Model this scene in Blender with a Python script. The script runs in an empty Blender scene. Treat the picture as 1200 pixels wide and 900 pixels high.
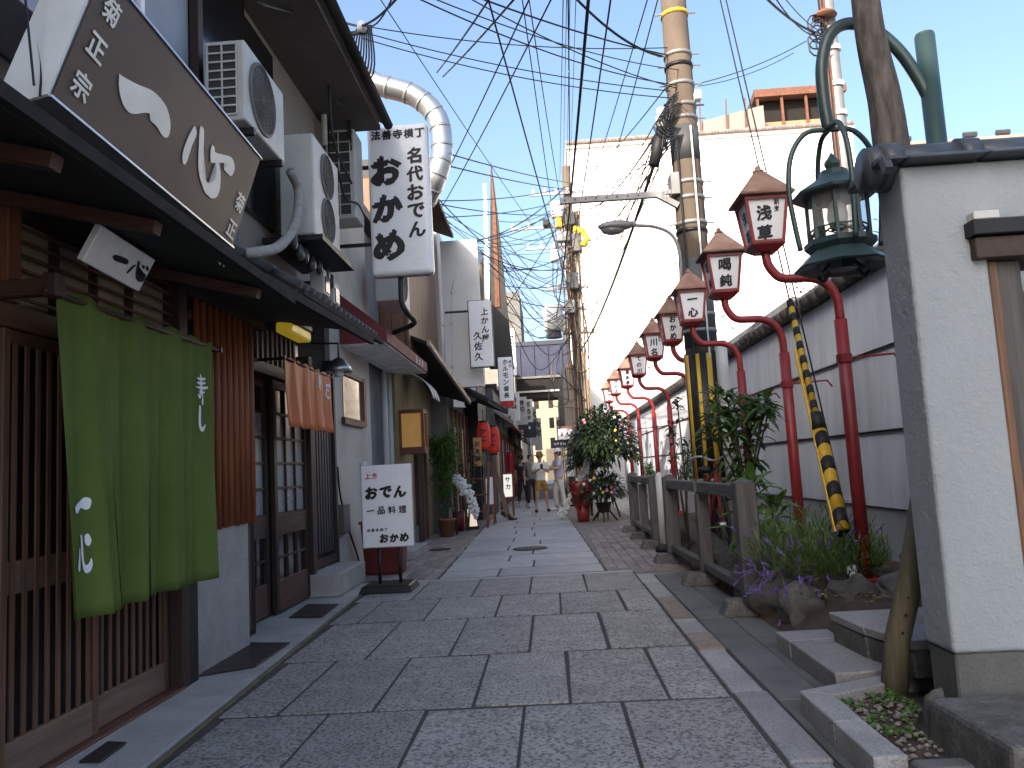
import bpy, bmesh, math, random
from mathutils import Vector, Matrix, noise as mnoise
R = math.radians
rng = random.Random(7)
SC = bpy.context.scene
COL = SC.collection

# ---------------------------------------------------------------- camera
F_PX, CAM_H, VPX, VPY, ROLL = 930.0, 1.2, 645.0, 548.0, R(3.4)
_d = Vector((VPX-600, VPY-450, F_PX)).normalized()
_u = Vector((-math.sin(ROLL), -math.cos(ROLL), 0)); _u = (_u - _u.dot(_d)*_d).normalized()
_r = _d.cross(_u)
cam_data = bpy.data.cameras.new('camera'); cam = bpy.data.objects.new('camera', cam_data); COL.objects.link(cam)
cam_data.sensor_fit = 'HORIZONTAL'; cam_data.sensor_width = 36; cam_data.lens = F_PX/1200*36
cam_data.clip_start = .05; cam_data.clip_end = 2000
_cx = Vector((_r.x, _d.x, _u.x)); _cy = -Vector((_r.y, _d.y, _u.y)); _cz = -Vector((_r.z, _d.z, _u.z))
cam.matrix_world = Matrix(((_cx.x, _cy.x, _cz.x, 0), (_cx.y, _cy.y, _cz.y, 0), (_cx.z, _cy.z, _cz.z, CAM_H), (0, 0, 0, 1)))
SC.camera = cam

# ---------------------------------------------------------------- sky, sun, exposure
SUN_AZ, SUN_EL = R(30), R(30)          # sun stands behind the camera, to the left
sun_to = Vector((-math.sin(SUN_AZ)*math.cos(SUN_EL), -math.cos(SUN_AZ)*math.cos(SUN_EL), math.sin(SUN_EL)))
world = bpy.data.worlds.new('World'); SC.world = world; world.use_nodes = True
wn = world.node_tree; bg = wn.nodes['Background']
sky = wn.nodes.new('ShaderNodeTexSky'); sky.sky_type = 'NISHITA'; sky.sun_disc = False
sky.sun_elevation = SUN_EL; sky.sun_rotation = math.atan2(sun_to.x, sun_to.y)
sky.air_density = 1.0; sky.dust_density = 5.0; sky.ozone_density = 2.4
wn.links.new(sky.outputs[0], bg.inputs[0]); bg.inputs[1].default_value = .15
sl = bpy.data.lights.new('sun', 'SUN'); sl.energy = 3.6; sl.angle = R(.5); sl.color = (1, .89, .76)
sun = bpy.data.objects.new('sun', sl); COL.objects.link(sun); sun.rotation_euler = sun_to.to_track_quat('Z', 'Y').to_euler()
sun.location = (0, 0, 40)
SC.view_settings.view_transform = 'Standard'; SC.view_settings.look = 'None'
SC.view_settings.exposure = 1.5; SC.view_settings.gamma = 1; SC.view_settings.use_curve_mapping = False
SC.cycles.max_bounces = 6; SC.cycles.diffuse_bounces = 4; SC.cycles.glossy_bounces = 3
SC.cycles.transmission_bounces = 4; SC.cycles.transparent_max_bounces = 8

# ---------------------------------------------------------------- pixel -> direction -> place on a plane
def ray(u, v):
    c = Vector((u-600, v-450, F_PX))
    return Vector((_r.dot(c), _d.dot(c), _u.dot(c)))
def oX(u, v, X):
    k = ray(u, v); k = k*(X/k.x); k.z += CAM_H; return k
def oY(u, v, Y):
    k = ray(u, v); k = k*(Y/k.y); k.z += CAM_H; return k
def oZ(u, v, Z=0.0):
    k = ray(u, v); k = k*((Z-CAM_H)/k.z); k.z += CAM_H; return k
def V(*a): return Vector(a)

# ---------------------------------------------------------------- mesh building
OFF = {}
class MB:
    def __init__(s): s.v = []; s.f = []
    def add(s, vs, fs):
        n = len(s.v); s.v += [Vector(p) for p in vs]; s.f += [tuple(i+n for i in f) for f in fs]; return s
    def box(s, x0, y0, z0, x1, y1, z1):
        x0, x1 = min(x0, x1), max(x0, x1); y0, y1 = min(y0, y1), max(y0, y1); z0, z1 = min(z0, z1), max(z0, z1)
        return s.add([(x0,y0,z0),(x1,y0,z0),(x1,y1,z0),(x0,y1,z0),(x0,y0,z1),(x1,y0,z1),(x1,y1,z1),(x0,y1,z1)],
                     [(0,3,2,1),(4,5,6,7),(0,1,5,4),(1,2,6,5),(2,3,7,6),(3,0,4,7)])
    def hexa(s, b, t):      # two rings of equal length, bottom and top
        n = len(b); s.add(list(b)+list(t), [tuple(range(n-1, -1, -1)), tuple(range(n, 2*n))] +
                          [(i, (i+1) % n, n+(i+1) % n, n+i) for i in range(n)]); return s
    def bar(s, p, q, w, h, up=(0, 0, 1)):
        p, q = Vector(p), Vector(q); d = (q-p).normalized(); up = Vector(up)
        if abs(d.dot(up)) > .98: up = Vector((0, 1, 0))
        sd = d.cross(up).normalized()*w/2; u = sd.cross(d).normalized()*h/2
        return s.hexa([p-sd-u, p+sd-u, p+sd+u, p-sd+u], [q-sd-u, q+sd-u, q+sd+u, q-sd+u])
    def tube(s, pts, r, n=8, caps=True):
        pts = [Vector(p) for p in pts]; m = len(pts); rs = r if isinstance(r, (list, tuple)) else [r]*m
        base = len(s.v); prev = None
        for i, p in enumerate(pts):
            d = (pts[min(i+1, m-1)]-pts[max(i-1, 0)]).normalized()
            if prev is None:
                a = Vector((0, 0, 1)) if abs(d.z) < .9 else Vector((0, 1, 0)); x = d.cross(a).normalized()
            else:
                x = (prev-d*prev.dot(d)).normalized()
            prev = x; y = d.cross(x)
            for k in range(n):
                t = 2*math.pi*k/n; s.v.append(p+(x*math.cos(t)+y*math.sin(t))*rs[i])
        for i in range(m-1):
            for k in range(n):
                s.f.append((base+i*n+k, base+i*n+(k+1) % n, base+(i+1)*n+(k+1) % n, base+(i+1)*n+k))
        if caps:
            s.f.append(tuple(base+k for k in range(n-1, -1, -1))); s.f.append(tuple(base+(m-1)*n+k for k in range(n)))
        return s
    def lathe(s, prof, c=(0, 0, 0), n=16, ax='z', ph=0):
        base = len(s.v); c = Vector(c)
        for r, z in prof:
            for k in range(n):
                t = 2*math.pi*k/n+ph; a, b = r*math.cos(t), r*math.sin(t)
                s.v.append(c+(Vector((a, b, z)) if ax == 'z' else Vector((a, z, b)) if ax == 'y' else Vector((z, a, b))))
        for i in range(len(prof)-1):
            for k in range(n):
                s.f.append((base+i*n+k, base+i*n+(k+1) % n, base+(i+1)*n+(k+1) % n, base+(i+1)*n+k))
        s.f.append(tuple(base+k for k in range(n-1, -1, -1))); s.f.append(tuple(base+(len(prof)-1)*n+k for k in range(n)))
        return s
    def prism(s, poly, d):  # polygon of 3-D points pushed along d
        d = Vector(d); b = [Vector(p) for p in poly]; return s.hexa(b, [p+d for p in b])
    def grid(s, fn, nu, nv):
        base = len(s.v)
        for j in range(nv+1):
            for i in range(nu+1): s.v.append(Vector(fn(i/nu, j/nv)))
        for j in range(nv):
            for i in range(nu):
                a = base+j*(nu+1)+i; s.f.append((a, a+1, a+nu+2, a+nu+1))
        return s
    def blob(s, c, rx, ry, rz, seed=0, amp=.18, n=10, m=7):
        base = len(s.v); c = Vector(c)
        for j in range(m+1):
            ph = math.pi*j/m
            for k in range(n):
                t = 2*math.pi*k/n; d = Vector((math.sin(ph)*math.cos(t), math.sin(ph)*math.sin(t), math.cos(ph)))
                q = 1+amp*2*mnoise.noise(d*1.6+Vector((seed*7.3, seed*3.1, 0)))
                s.v.append(c+Vector((d.x*rx, d.y*ry, d.z*rz))*q)
        for j in range(m):
            for k in range(n): s.f.append((base+j*n+k, base+(j+1)*n+k, base+(j+1)*n+(k+1) % n, base+j*n+(k+1) % n))
        return s
    def build(s, name, mat, parent=None, smooth=False, bevel=0, seg=1, sub=0, fixn=True, solid=0):
        off = OFF.get(parent.name, Vector()) if parent else None
        if off is None:
            xs = [p.x for p in s.v]; ys = [p.y for p in s.v]; zs = [p.z for p in s.v]
            off = Vector(((min(xs)+max(xs))/2, (min(ys)+max(ys))/2, min(zs)))
        me = bpy.data.meshes.new(name); me.from_pydata([p-off for p in s.v], [], s.f)
        if fixn:
            bm = bmesh.new(); bm.from_mesh(me); bmesh.ops.recalc_face_normals(bm, faces=bm.faces); bm.to_mesh(me); bm.free()
        me.materials.append(mat)
        if smooth:
            for p in me.polygons: p.use_smooth = True
        o = bpy.data.objects.new(name, me); COL.objects.link(o)
        if parent: o.parent = parent
        else: o.location = off
        OFF[o.name] = off
        if solid:
            md = o.modifiers.new('solid', 'SOLIDIFY'); md.thickness = solid; md.offset = 0
        if bevel:
            md = o.modifiers.new('bevel', 'BEVEL'); md.width = bevel; md.segments = seg; md.limit_method = 'ANGLE'; md.angle_limit = R(40)
        if sub:
            md = o.modifiers.new('sub', 'SUBSURF'); md.levels = sub; md.render_levels = sub
        if smooth:
            try:
                md = o.modifiers.new('wn', 'WEIGHTED_NORMAL') if False else None
            except Exception: pass
        return o
def tag(o, label=None, cat=None, group=None, kind=None):
    if label: o['label'] = label
    if cat: o['category'] = cat
    if group: o['group'] = group
    if kind: o['kind'] = kind
    return o
def thing(name, label, cat, loc, group=None):
    o = bpy.data.objects.new(name, None); COL.objects.link(o); o.location = loc; o.empty_display_size = .1
    OFF[o.name] = Vector(loc); return tag(o, label, cat, group)
def copy_tree(o, loc=None, parent=None):
    c = o.copy(); COL.objects.link(c); c.parent = parent
    OFF[c.name] = Vector(loc) if loc is not None else OFF.get(parent.name, Vector()) if parent else Vector()
    if loc is not None: c.location = loc
    for ch in list(o.children): copy_tree(ch, None, c)
    return c
def arc(pts, n=6):          # smooth a polyline (Catmull-Rom)
    P = [Vector(p) for p in pts]; P = [P[0]*2-P[1]]+P+[P[-1]*2-P[-2]]; out = []
    for i in range(1, len(P)-2):
        for k in range(n):
            t = k/n; a, b, c, d = P[i-1:i+3]
            out.append(.5*((2*b)+(c-a)*t+(2*a-5*b+4*c-d)*t*t+(3*b-a-3*c+d)*t**3))
    out.append(P[-2]); return out

# ---------------------------------------------------------------- materials
def _n(nt, t, **kw):
    n = nt.nodes.new(t)
    for k, v in kw.items(): setattr(n, k, v)
    return n
MATS = {}
def mat(name, c, c2=None, rough=.65, scale=6, stretch=(1, 1, 1), detail=6, bump=0, bscale=40, bstretch=None, metal=0, spec=.4,
        rv=.0, dirt=0, dirtc=(.05, .045, .04), dirts=1.6, ramp=(.3, .7), coat=0, speck=0, speckc=None, specks=220, trans=0, emit=None, estr=0, obj=True):
    if name in MATS: return MATS[name]
    m = bpy.data.materials.new(name); MATS[name] = m; m.use_nodes = True; nt = m.node_tree; L = nt.links.new
    b = nt.nodes['Principled BSDF']; b.inputs['Roughness'].default_value = rough; b.inputs['Metallic'].default_value = metal
    b.inputs['Specular IOR Level'].default_value = spec
    if coat: b.inputs['Coat Weight'].default_value = coat
    c2 = c2 or tuple(x*.72 for x in c)
    tc = _n(nt, 'ShaderNodeTexCoord'); oi = _n(nt, 'ShaderNodeObjectInfo')
    mp = _n(nt, 'ShaderNodeMapping'); mp.inputs['Scale'].default_value = stretch; L(tc.outputs['Object'], mp.inputs[0])
    w = _n(nt, 'ShaderNodeMath', operation='MULTIPLY'); w.inputs[1].default_value = 37; L(oi.outputs['Random'], w.inputs[0])
    def nz(sc, det, vec, ro=.55):
        n = _n(nt, 'ShaderNodeTexNoise', noise_dimensions='4D'); n.inputs['Scale'].default_value = sc; n.inputs['Detail'].default_value = det
        n.inputs['Roughness'].default_value = ro; L(vec, n.inputs['Vector']); L(w.outputs[0], n.inputs['W']); return n
    n1 = nz(scale, detail, mp.outputs[0])
    mr = _n(nt, 'ShaderNodeMapRange'); mr.inputs[1].default_value = ramp[0]; mr.inputs[2].default_value = ramp[1]; L(n1.outputs[0], mr.inputs[0])
    mx = _n(nt, 'ShaderNodeMix', data_type='RGBA'); L(mr.outputs[0], mx.inputs[0]); mx.inputs[6].default_value = (*c, 1); mx.inputs[7].default_value = (*c2, 1)
    out = mx.outputs[2]
    if speck:
        n2 = nz(specks, 2, tc.outputs['Object'], .7)
        r2 = _n(nt, 'ShaderNodeMapRange'); r2.inputs[1].default_value = .46; r2.inputs[2].default_value = .62; r2.inputs[4].default_value = speck; L(n2.outputs[0], r2.inputs[0])
        m2 = _n(nt, 'ShaderNodeMix', data_type='RGBA'); L(r2.outputs[0], m2.inputs[0]); L(out, m2.inputs[6]); m2.inputs[7].default_value = (*(speckc or (.03, .03, .035)), 1); out = m2.outputs[2]
    if dirt:
        n3 = nz(dirts, 7, mp.outputs[0] if stretch != (1, 1, 1) else tc.outputs['Object'], .65)
        r3 = _n(nt, 'ShaderNodeMapRange'); r3.inputs[1].default_value = .48; r3.inputs[2].default_value = .75; r3.inputs[4].default_value = dirt; L(n3.outputs[0], r3.inputs[0])
        m3 = _n(nt, 'ShaderNodeMix', data_type='RGBA'); L(r3.outputs[0], m3.inputs[0]); L(out, m3.inputs[6]); m3.inputs[7].default_value = (*dirtc, 1); out = m3.outputs[2]
    if rv:
        r4 = _n(nt, 'ShaderNodeMapRange'); r4.inputs[3].default_value = 1-rv; r4.inputs[4].default_value = 1+rv; L(oi.outputs['Random'], r4.inputs[0])
        hs = _n(nt, 'ShaderNodeHueSaturation'); L(r4.outputs[0], hs.inputs['Value']); L(out, hs.inputs['Color']); out = hs.outputs[0]
    L(out, b.inputs['Base Color'])
    rr = _n(nt, 'ShaderNodeMapRange'); rr.inputs[3].default_value = max(.02, rough-.1); rr.inputs[4].default_value = min(1, rough+.1); L(n1.outputs[0], rr.inputs[0]); L(rr.outputs[0], b.inputs['Roughness'])
    if bump:
        mpb = _n(nt, 'ShaderNodeMapping'); mpb.inputs['Scale'].default_value = bstretch or stretch; L(tc.outputs['Object'], mpb.inputs[0])
        nb = nz(bscale, 4, mpb.outputs[0], .6); bp = _n(nt, 'ShaderNodeBump'); bp.inputs['Strength'].default_value = bump; bp.inputs['Distance'].default_value = .01
        L(nb.outputs[0], bp.inputs['Height']); L(bp.outputs[0], b.inputs['Normal'])
    if trans: b.inputs['Transmission Weight'].default_value = trans
    if emit: b.inputs['Emission Color'].default_value = (*emit, 1); b.inputs['Emission Strength'].default_value = estr
    return m
def leafmat(name, c, c2, tr=.25):
    m = mat(name, c, c2, rough=.5, scale=3, rv=.0, spec=.35); nt = m.node_tree; b = nt.nodes['Principled BSDF']
    t = _n(nt, 'ShaderNodeBsdfTranslucent'); t.inputs[0].default_value = (c[0]*1.3, c[1]*1.4, c[2]*.8, 1)
    mx = _n(nt, 'ShaderNodeMixShader'); mx.inputs[0].default_value = tr
    nt.links.new(b.outputs[0], mx.inputs[1]); nt.links.new(t.outputs[0], mx.inputs[2]); nt.links.new(mx.outputs[0], nt.nodes['Material Output'].inputs[0])
    return m
def glassmat(name, c, rough=.08, tr=.55):      # thin pane: part clear, part mirror
    m = bpy.data.materials.new(name); m.use_nodes = True; nt = m.node_tree; b = nt.nodes['Principled BSDF']
    b.inputs['Base Color'].default_value = (*c, 1); b.inputs['Roughness'].default_value = rough; b.inputs['Specular IOR Level'].default_value = .8
    t = _n(nt, 'ShaderNodeBsdfTransparent'); t.inputs[0].default_value = (.9, .93, .92, 1); mx = _n(nt, 'ShaderNodeMixShader'); mx.inputs[0].default_value = tr
    nt.links.new(b.outputs[0], mx.inputs[1]); nt.links.new(t.outputs[0], mx.inputs[2]); nt.links.new(mx.outputs[0], nt.nodes['Material Output'].inputs[0])
    MATS[name] = m; return m

# ---------------------------------------------------------------- lettering: flat outlines standing a hair off their board
def letter(parent, txt, mat_, o, ax, ay, size, vertical=False, bold=.012, step=1.0, wob=.03, depth=.002, name='lettering', seed=3):
    """o = centre of the first glyph, ax/ay = unit vectors of the board, size in metres, several glyphs joined to one mark."""
    off = OFF[parent.name]; ax, ay = Vector(ax).normalized(), Vector(ay).normalized(); nn = ax.cross(ay)
    allv, allf = [], []
    for i, ch in enumerate(txt):
        if ch == ' ': continue
        cu = bpy.data.curves.new('t', 'FONT'); cu.body = ch; cu.align_x = 'CENTER'; cu.align_y = 'CENTER'; cu.size = 1; cu.offset = min(bold, .006); cu.extrude = 0; cu.resolution_u = 3
        ob = bpy.data.objects.new('t', cu); me = bpy.data.meshes.new_from_object(ob)
        vs = [v.co.copy() for v in me.vertices]
        if vs:
            x0 = min(v.x for v in vs); x1 = max(v.x for v in vs); y0 = min(v.y for v in vs); y1 = max(v.y for v in vs)
            cx, cy = (x0+x1)/2, (y0+y1)/2; s = size*(.92 if max(x1-x0, y1-y0) < .45 else .92/max(x1-x0, y1-y0, .7)*.86)
            org = Vector(o) + (ay*(-size*step*i) if vertical else ax*(size*step*i))
            n = len(allv)
            sh = [(0, 0)] if bold <= .006 else [(0, 0), (bold*.8, .2*bold), (-bold*.8, -.2*bold), (.2*bold, bold*.7), (-.2*bold, -bold*.7)]
            for si, (v, hx, hy) in enumerate([(v, a, b) for a, b in sh for v in vs]):
                x, y = v.x-cx+hx, v.y-cy+hy
                q = Vector((x*2.2+i*5.1+seed, y*2.2, seed)); x += wob*mnoise.noise(q); y += wob*mnoise.noise(q+Vector((9, 4, 2)))+.07*x
                allv.append(org+(ax*x+ay*y)*s+nn*(depth+.0003*(si//len(vs)))-off)
            allf += [tuple(k+n+j*len(vs) for k in p.vertices) for j in range(len(sh)) for p in me.polygons]
        bpy.data.objects.remove(ob); bpy.data.curves.remove(cu); bpy.data.meshes.remove(me)
    return _mark(allv, allf, mat_, parent, name)
def _mark(vs, fs, mat_, parent, name):
    me = bpy.data.meshes.new(name); me.from_pydata(vs, [], fs); me.materials.append(mat_)
    ob = bpy.data.objects.new(name, me); COL.objects.link(ob); ob.parent = parent; OFF[ob.name] = OFF[parent.name]; return ob
def stroke(parent, polys, mat_, o, ax, ay, size, depth=.002, name='lettering'):
    """brush strokes given as filled outlines in 0..1 board units"""
    off = OFF[parent.name]; ax, ay = Vector(ax).normalized(), Vector(ay).normalized(); nn = ax.cross(ay); bm = bmesh.new()
    for pl in polys:
        pp = arc([(x, y, 0) for x, y in pl]+[(pl[0][0], pl[0][1], 0)], 5)[:-1]
        f = bm.faces.new([bm.verts.new(Vector(o)+(ax*p.x+ay*p.y)*size+nn*depth-off) for p in pp])
    bmesh.ops.triangulate(bm, faces=bm.faces[:])
    me = bpy.data.meshes.new(name); bm.to_mesh(me); bm.free(); me.materials.append(mat_)
    ob = bpy.data.objects.new(name, me); COL.objects.link(ob); ob.parent = parent; OFF[ob.name] = off; return ob

def onplane(u, v, P, n):
    k = ray(u, v); o = V(0, 0, CAM_H); t = (Vector(P)-o).dot(n)/k.dot(n); return o+k*t
def trace(parent, polys, mat_, P, n, lift=.004, name='lettering'):
    """filled brush outlines, each point a photo pixel carried onto the board's plane"""
    off = OFF[parent.name]; bm = bmesh.new(); n = Vector(n).normalized()
    for pl in polys:
        pp = arc([onplane(u, v, P, n) for u, v in pl]+[onplane(*pl[0], P, n)], 4)[:-1]
        bm.faces.new([bm.verts.new(p+n*lift-off) for p in pp])
    bmesh.ops.triangulate(bm, faces=bm.faces[:]); me = bpy.data.meshes.new(name); bm.to_mesh(me); bm.free(); me.materials.append(mat_)
    ob = bpy.data.objects.new(name, me); COL.objects.link(ob); ob.parent = parent; OFF[ob.name] = off; return ob
def crop(pl, s, ox, oy): return [(x/s+ox, y/s+oy) for x, y in pl]
# ---------------------------------------------------------------- shared materials
m_granite = mat('paving_granite', (.345, .335, .32), (.25, .244, .234), rough=.62, scale=5, speck=.9, speckc=(.045, .045, .046), specks=52, bump=.55, bscale=75, rv=.14, dirt=.4, dirtc=(.12, .122, .128), dirts=2.2)
m_granite_lt = mat('pale_granite', (.34, .34, .34), (.26, .26, .26), rough=.6, scale=4, speck=.55, speckc=(.07, .07, .075), specks=110, bump=.3, bscale=90, rv=.1, dirt=.4, dirtc=(.09, .085, .08), dirts=2.5)
m_granite_far = mat('worn_granite', (.4, .4, .405), (.3, .3, .305), rough=.55, scale=4, speck=.4, speckc=(.1, .1, .105), specks=60, rv=.14, dirt=.35, dirtc=(.1, .1, .1))
m_granite_tan = mat('tan_granite', (.3, .24, .19), (.2, .16, .13), rough=.7, scale=10, speck=.6, speckc=(.07, .06, .055), specks=120, bump=.5, bscale=60, rv=.1)
m_rough = mat('rough_stone', (.145, .14, .135), (.06, .058, .055), rough=.85, scale=9, speck=.5, specks=60, bump=1, bscale=18, rv=.15)
m_mortar = mat('mortar', (.06, .058, .055), (.035, .034, .032), rough=.9, scale=14, bump=.4, bscale=80)
m_concrete = mat('concrete', (.4, .395, .38), (.29, .287, .278), rough=.8, scale=3, bump=.25, bscale=60, dirt=.6, dirtc=(.16, .157, .148), dirts=2.6, speck=.25, specks=140, rv=.08)
m_concrete_dk = mat('damp_concrete', (.15, .155, .148), (.085, .09, .086), rough=.7, scale=3, bump=.25, bscale=50, dirt=.5, dirtc=(.04, .042, .04), dirts=2.2, speck=.3, specks=140, rv=.1)
m_paver = mat('brick_paver', (.26, .225, .205), (.18, .16, .15), rough=.8, scale=12, bump=.3, bscale=80, rv=.25, dirt=.3)
m_iron = mat('cast_iron', (.05, .045, .042), (.03, .028, .026), rough=.6, metal=.6, bump=.4, bscale=90)
m_black = mat('black_metal', (.018, .018, .02), rough=.45, metal=.3)
m_ink = mat('ink', (.012, .012, .015), (.01, .01, .012), rough=.5)
m_inkred = mat('red_ink', (.45, .02, .025), rough=.5)
m_whiteink = mat('white_ink', (.75, .76, .78), (.7, .7, .72), rough=.6)
def wood(name, c, c2, ax=2, rough=.55, bump=.35, rv=.12, dirt=.3, sc=5, dirtc=(.02, .015, .012)):
    st = [9, 9, 9]; st[ax] = .5
    return mat(name, c, c2, rough=rough, scale=sc, stretch=tuple(st), bump=bump, bscale=8, rv=rv, dirt=dirt, dirtc=dirtc, dirts=1.2, detail=8)
w_redz = wood('red_cedar', (.19, .066, .036), (.1, .034, .02), 2)
w_lattice = wood('lattice_wood', (.17, .082, .046), (.08, .04, .024), 2, dirt=.55)
w_dark = wood('dark_wood', (.042, .022, .016), (.022, .013, .01), 2)
w_darky = wood('dark_wood_long', (.042, .022, .016), (.022, .013, .01), 1)
w_panel = wood('weathered_board', (.2, .128, .094), (.12, .077, .058), 1, rough=.65, dirt=.5)
w_slat = wood('orange_cedar', (.32, .1, .036), (.15, .044, .018), 2, dirt=.35)
w_browny = wood('brown_wood_long', (.13, .055, .032), (.07, .03, .018), 1)
w_brownx = wood('brown_wood_cross', (.07, .03, .018), (.035, .016, .011), 0)
m_soot = mat('soffit_black', (.014, .014, .014), (.008, .008, .008), rough=.85, scale=3)
m_inside = mat('dark_interior', (.012, .01, .009), rough=.9)
m_gran_panel = mat('granite_panel', (.4, .395, .39), (.31, .305, .3), rough=.45, scale=5, speck=.5, speckc=(.09, .085, .085), specks=170, dirt=.3)
m_pane_dark = mat('dark_glass', (.014, .014, .015), (.009, .009, .01), rough=.12, spec=.7, scale=2)
m_frost = mat('frosted_glass', (.42, .33, .23), (.3, .24, .17), rough=.3, scale=20, bump=.5, bscale=130, spec=.6)
m_frostw = mat('paper_glass', (.34, .34, .34), (.22, .23, .24), rough=.25, scale=2.5, spec=.6)
m_acwhite = mat('cream_plastic', (.5, .51, .49), (.4, .41, .39), rough=.45, scale=3, dirt=.4, dirtc=(.22, .2, .17), dirts=2.2)
m_fin = mat('dark_fins', (.035, .036, .038), rough=.6)
m_fangrey = mat('fan_grille', (.12, .115, .11), (.09, .085, .08), rough=.6)
m_signwhite = mat('lit_acrylic', (.8, .81, .83), (.76, .77, .79), rough=.28, scale=2, dirt=.12, dirtc=(.45, .43, .4), spec=.5)
m_alu = mat('brushed_aluminium', (.55, .56, .57), (.45, .46, .47), rough=.35, metal=.9, scale=3)
m_galv = mat('galvanised_sheet', (.58, .58, .57), (.42, .42, .42), rough=.32, metal=.85, scale=4, dirt=.25, dirtc=(.3, .26, .2))
m_rubber = mat('black_rubber', (.015, .015, .016), rough=.6)
m_tile = mat('grey_roof_tile', (.04, .042, .046), (.024, .026, .03), rough=.7, scale=8, rv=.2, dirt=.4, dirtc=(.08, .075, .06))
m_red = mat('red_paint', (.27, .02, .022), (.19, .016, .018), rough=.42, scale=4, dirt=.35, dirtc=(.13, .04, .03), dirts=3.5, rv=.06, spec=.5)
m_rock = mat('dark_rock', (.12, .118, .112), (.05, .05, .047), rough=.88, scale=7, speck=.4, specks=50, bump=1, bscale=14, rv=.25, dirt=.4, dirtc=(.05, .06, .025), dirts=4)
m_stucco = mat('white_stucco', (.275, .305, .33), (.243, .27, .292), rough=.9, scale=2, bump=1.0, bscale=30, detail=4, dirt=.12, dirtc=(.35, .36, .36), dirts=1.5)

# ---------------------------------------------------------------- ground and paving
g = MB().grid(lambda a, b: (-120+240*a, -60+300*b, -.035), 8, 8).build('ground', m_concrete, fixn=False); tag(g, kind='structure')
bed = MB().box(-2.02, .6, -.034, .865, 9.12, -.006).build('alley_pavement', m_mortar); tag(bed, kind='structure')
rows = [(9.11, 7.83, [(495, 690), (559, 688), (622.5, 685), (686, 684)]), (7.83, 6.71, [(440, 712), (509, 711), (584, 710), (657, 707), (729, 704)]),
        (6.71, 5.39, [(449, 750), (537, 747), (623, 742), (707.5, 738)]), (5.39, 4.21, [(360, 806), (459, 802), (563.5, 797), (665.5, 791), (769, 786)]),
        (4.21, 3.08, [(357, 868), (483, 866), (610.5, 862), (740, 859)])]
slabs = []
for y1, y0, js in rows: slabs.append((y0, y1, [oZ(u, v).x for u, v in js]))
slabs += [(1.95, 3.08, [-1.5, -.85, -.3, .28]), (.62, 1.95, [-1.2, -.62, 0, .55])]
for y0, y1, xs in slabs:
    e = [-1.62-.047*y0]+[x for x in xs if x > -1.6-.047*y0 and x < .78]+[.855]
    for a, b in zip(e[:-1], e[1:]):
        g0 = .01; g1 = .021; j = lambda: rng.uniform(-.005, .005); h = rng.uniform(-.003, .003)
        P = [V(a+g0+j(), y0+g1+j(), 0), V(b-g0+j(), y0+g1+j(), 0), V(b-g0+j(), y1-g1+j(), 0), V(a+g0+j(), y1-g1+j(), 0)]
        MB().hexa([p+V(0, 0, -.03) for p in P], [p+V(0, 0, h) for p in P]).build('paving_slab', m_granite, bed, bevel=.005, seg=2)
# right border strip of pale stones and tan pieces
for y0, y1, m in [(.7, 2.0, m_granite_lt), (2.02, 3.3, m_granite_lt), (3.32, 4.3, m_granite_lt), (4.32, 5.25, m_granite_lt), (5.27, 5.78, m_granite_tan), (5.8, 6.3, m_granite_lt), (6.32, 7.3, m_granite_tan), (7.32, 8.3, m_granite_lt)]:
    w = .17 if y0 > 4 else .165
    MB().box(.872, y0, -.034, .872+w+rng.uniform(-.01, .01), y1, -.006+rng.uniform(0, .008)).build('border_stone', m, bed, bevel=.012, seg=2)
side = MB().box(1.045, .6, -.034, 4.2, 6.3, -.022).build('gutter_bed', m_mortar); tag(side, kind='structure')
y = .6
for d in (1.3, 1.2, 1.05, 1.15, 1.0, 1.3, 1.3):
    MB().box(1.062, y+.006, -.034, 1.30, y+d-.006, -.01+rng.uniform(-.004, .004)).build('gutter_slab', m_concrete_dk, side, bevel=.006)
    MB().box(1.31, y+.1, -.034, 1.62, y+d+.088, -.014+rng.uniform(-.004, .004)).build('gutter_slab', m_concrete_dk, side, bevel=.006)
    y += d
# left threshold strip of pale concrete in sections, with iron mats
walk = MB().hexa([V(-2.6, .5, -.034), V(-1.66, .5, -.034), V(-2.06, 9.12, -.034), V(-3.2, 9.12, -.034)], [V(-2.6, .5, -.008), V(-1.66, .5, -.008), V(-2.06, 9.12, -.008), V(-3.2, 9.12, -.008)]).build('threshold_pavement', m_mortar); tag(walk, kind='structure')
cuts = [.5, 2.1, 3.35, 4.6, 5.35, 6.05, 7.3, 8.2, 9.1]
for a, b in zip(cuts[:-1], cuts[1:]):
    xe = lambda y: -1.668-.0465*y
    MB().hexa([V(-2.6, a+.004, -.02), V(xe(a), a+.004, -.02), V(xe(b), b-.004, -.02), V(-2.6, b-.004, -.02)],
              [V(-2.6, a+.004, .018), V(xe(a), a+.004, .012), V(xe(b), b-.004, .012), V(-2.6, b-.004, .018)]).build('threshold_slab', m_concrete, walk, bevel=.008, seg=2)
m_joint = mat('ochre_joint', (.16, .13, .075), (.09, .08, .055), rough=.9, scale=12)
MB().hexa([V(-1.668, .5, -.03), V(-1.652, .5, -.03), V(-2.052, 9.1, -.03), V(-2.068, 9.1, -.03)], [V(-1.668, .5, .006), V(-1.64, .5, .004), V(-2.05, 9.1, .004), V(-2.068, 9.1, .006)]).build('kerb_joint', m_joint, walk)
def mat_plate(p, label):
    c = sum(p, Vector())/4; t = MB().hexa([V(q.x, q.y, .0185) for q in p], [V(q.x, q.y, .027) for q in p]).build('drain_cover', m_iron, None, bevel=.003)
    tag(t, label, 'drain cover')
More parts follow.
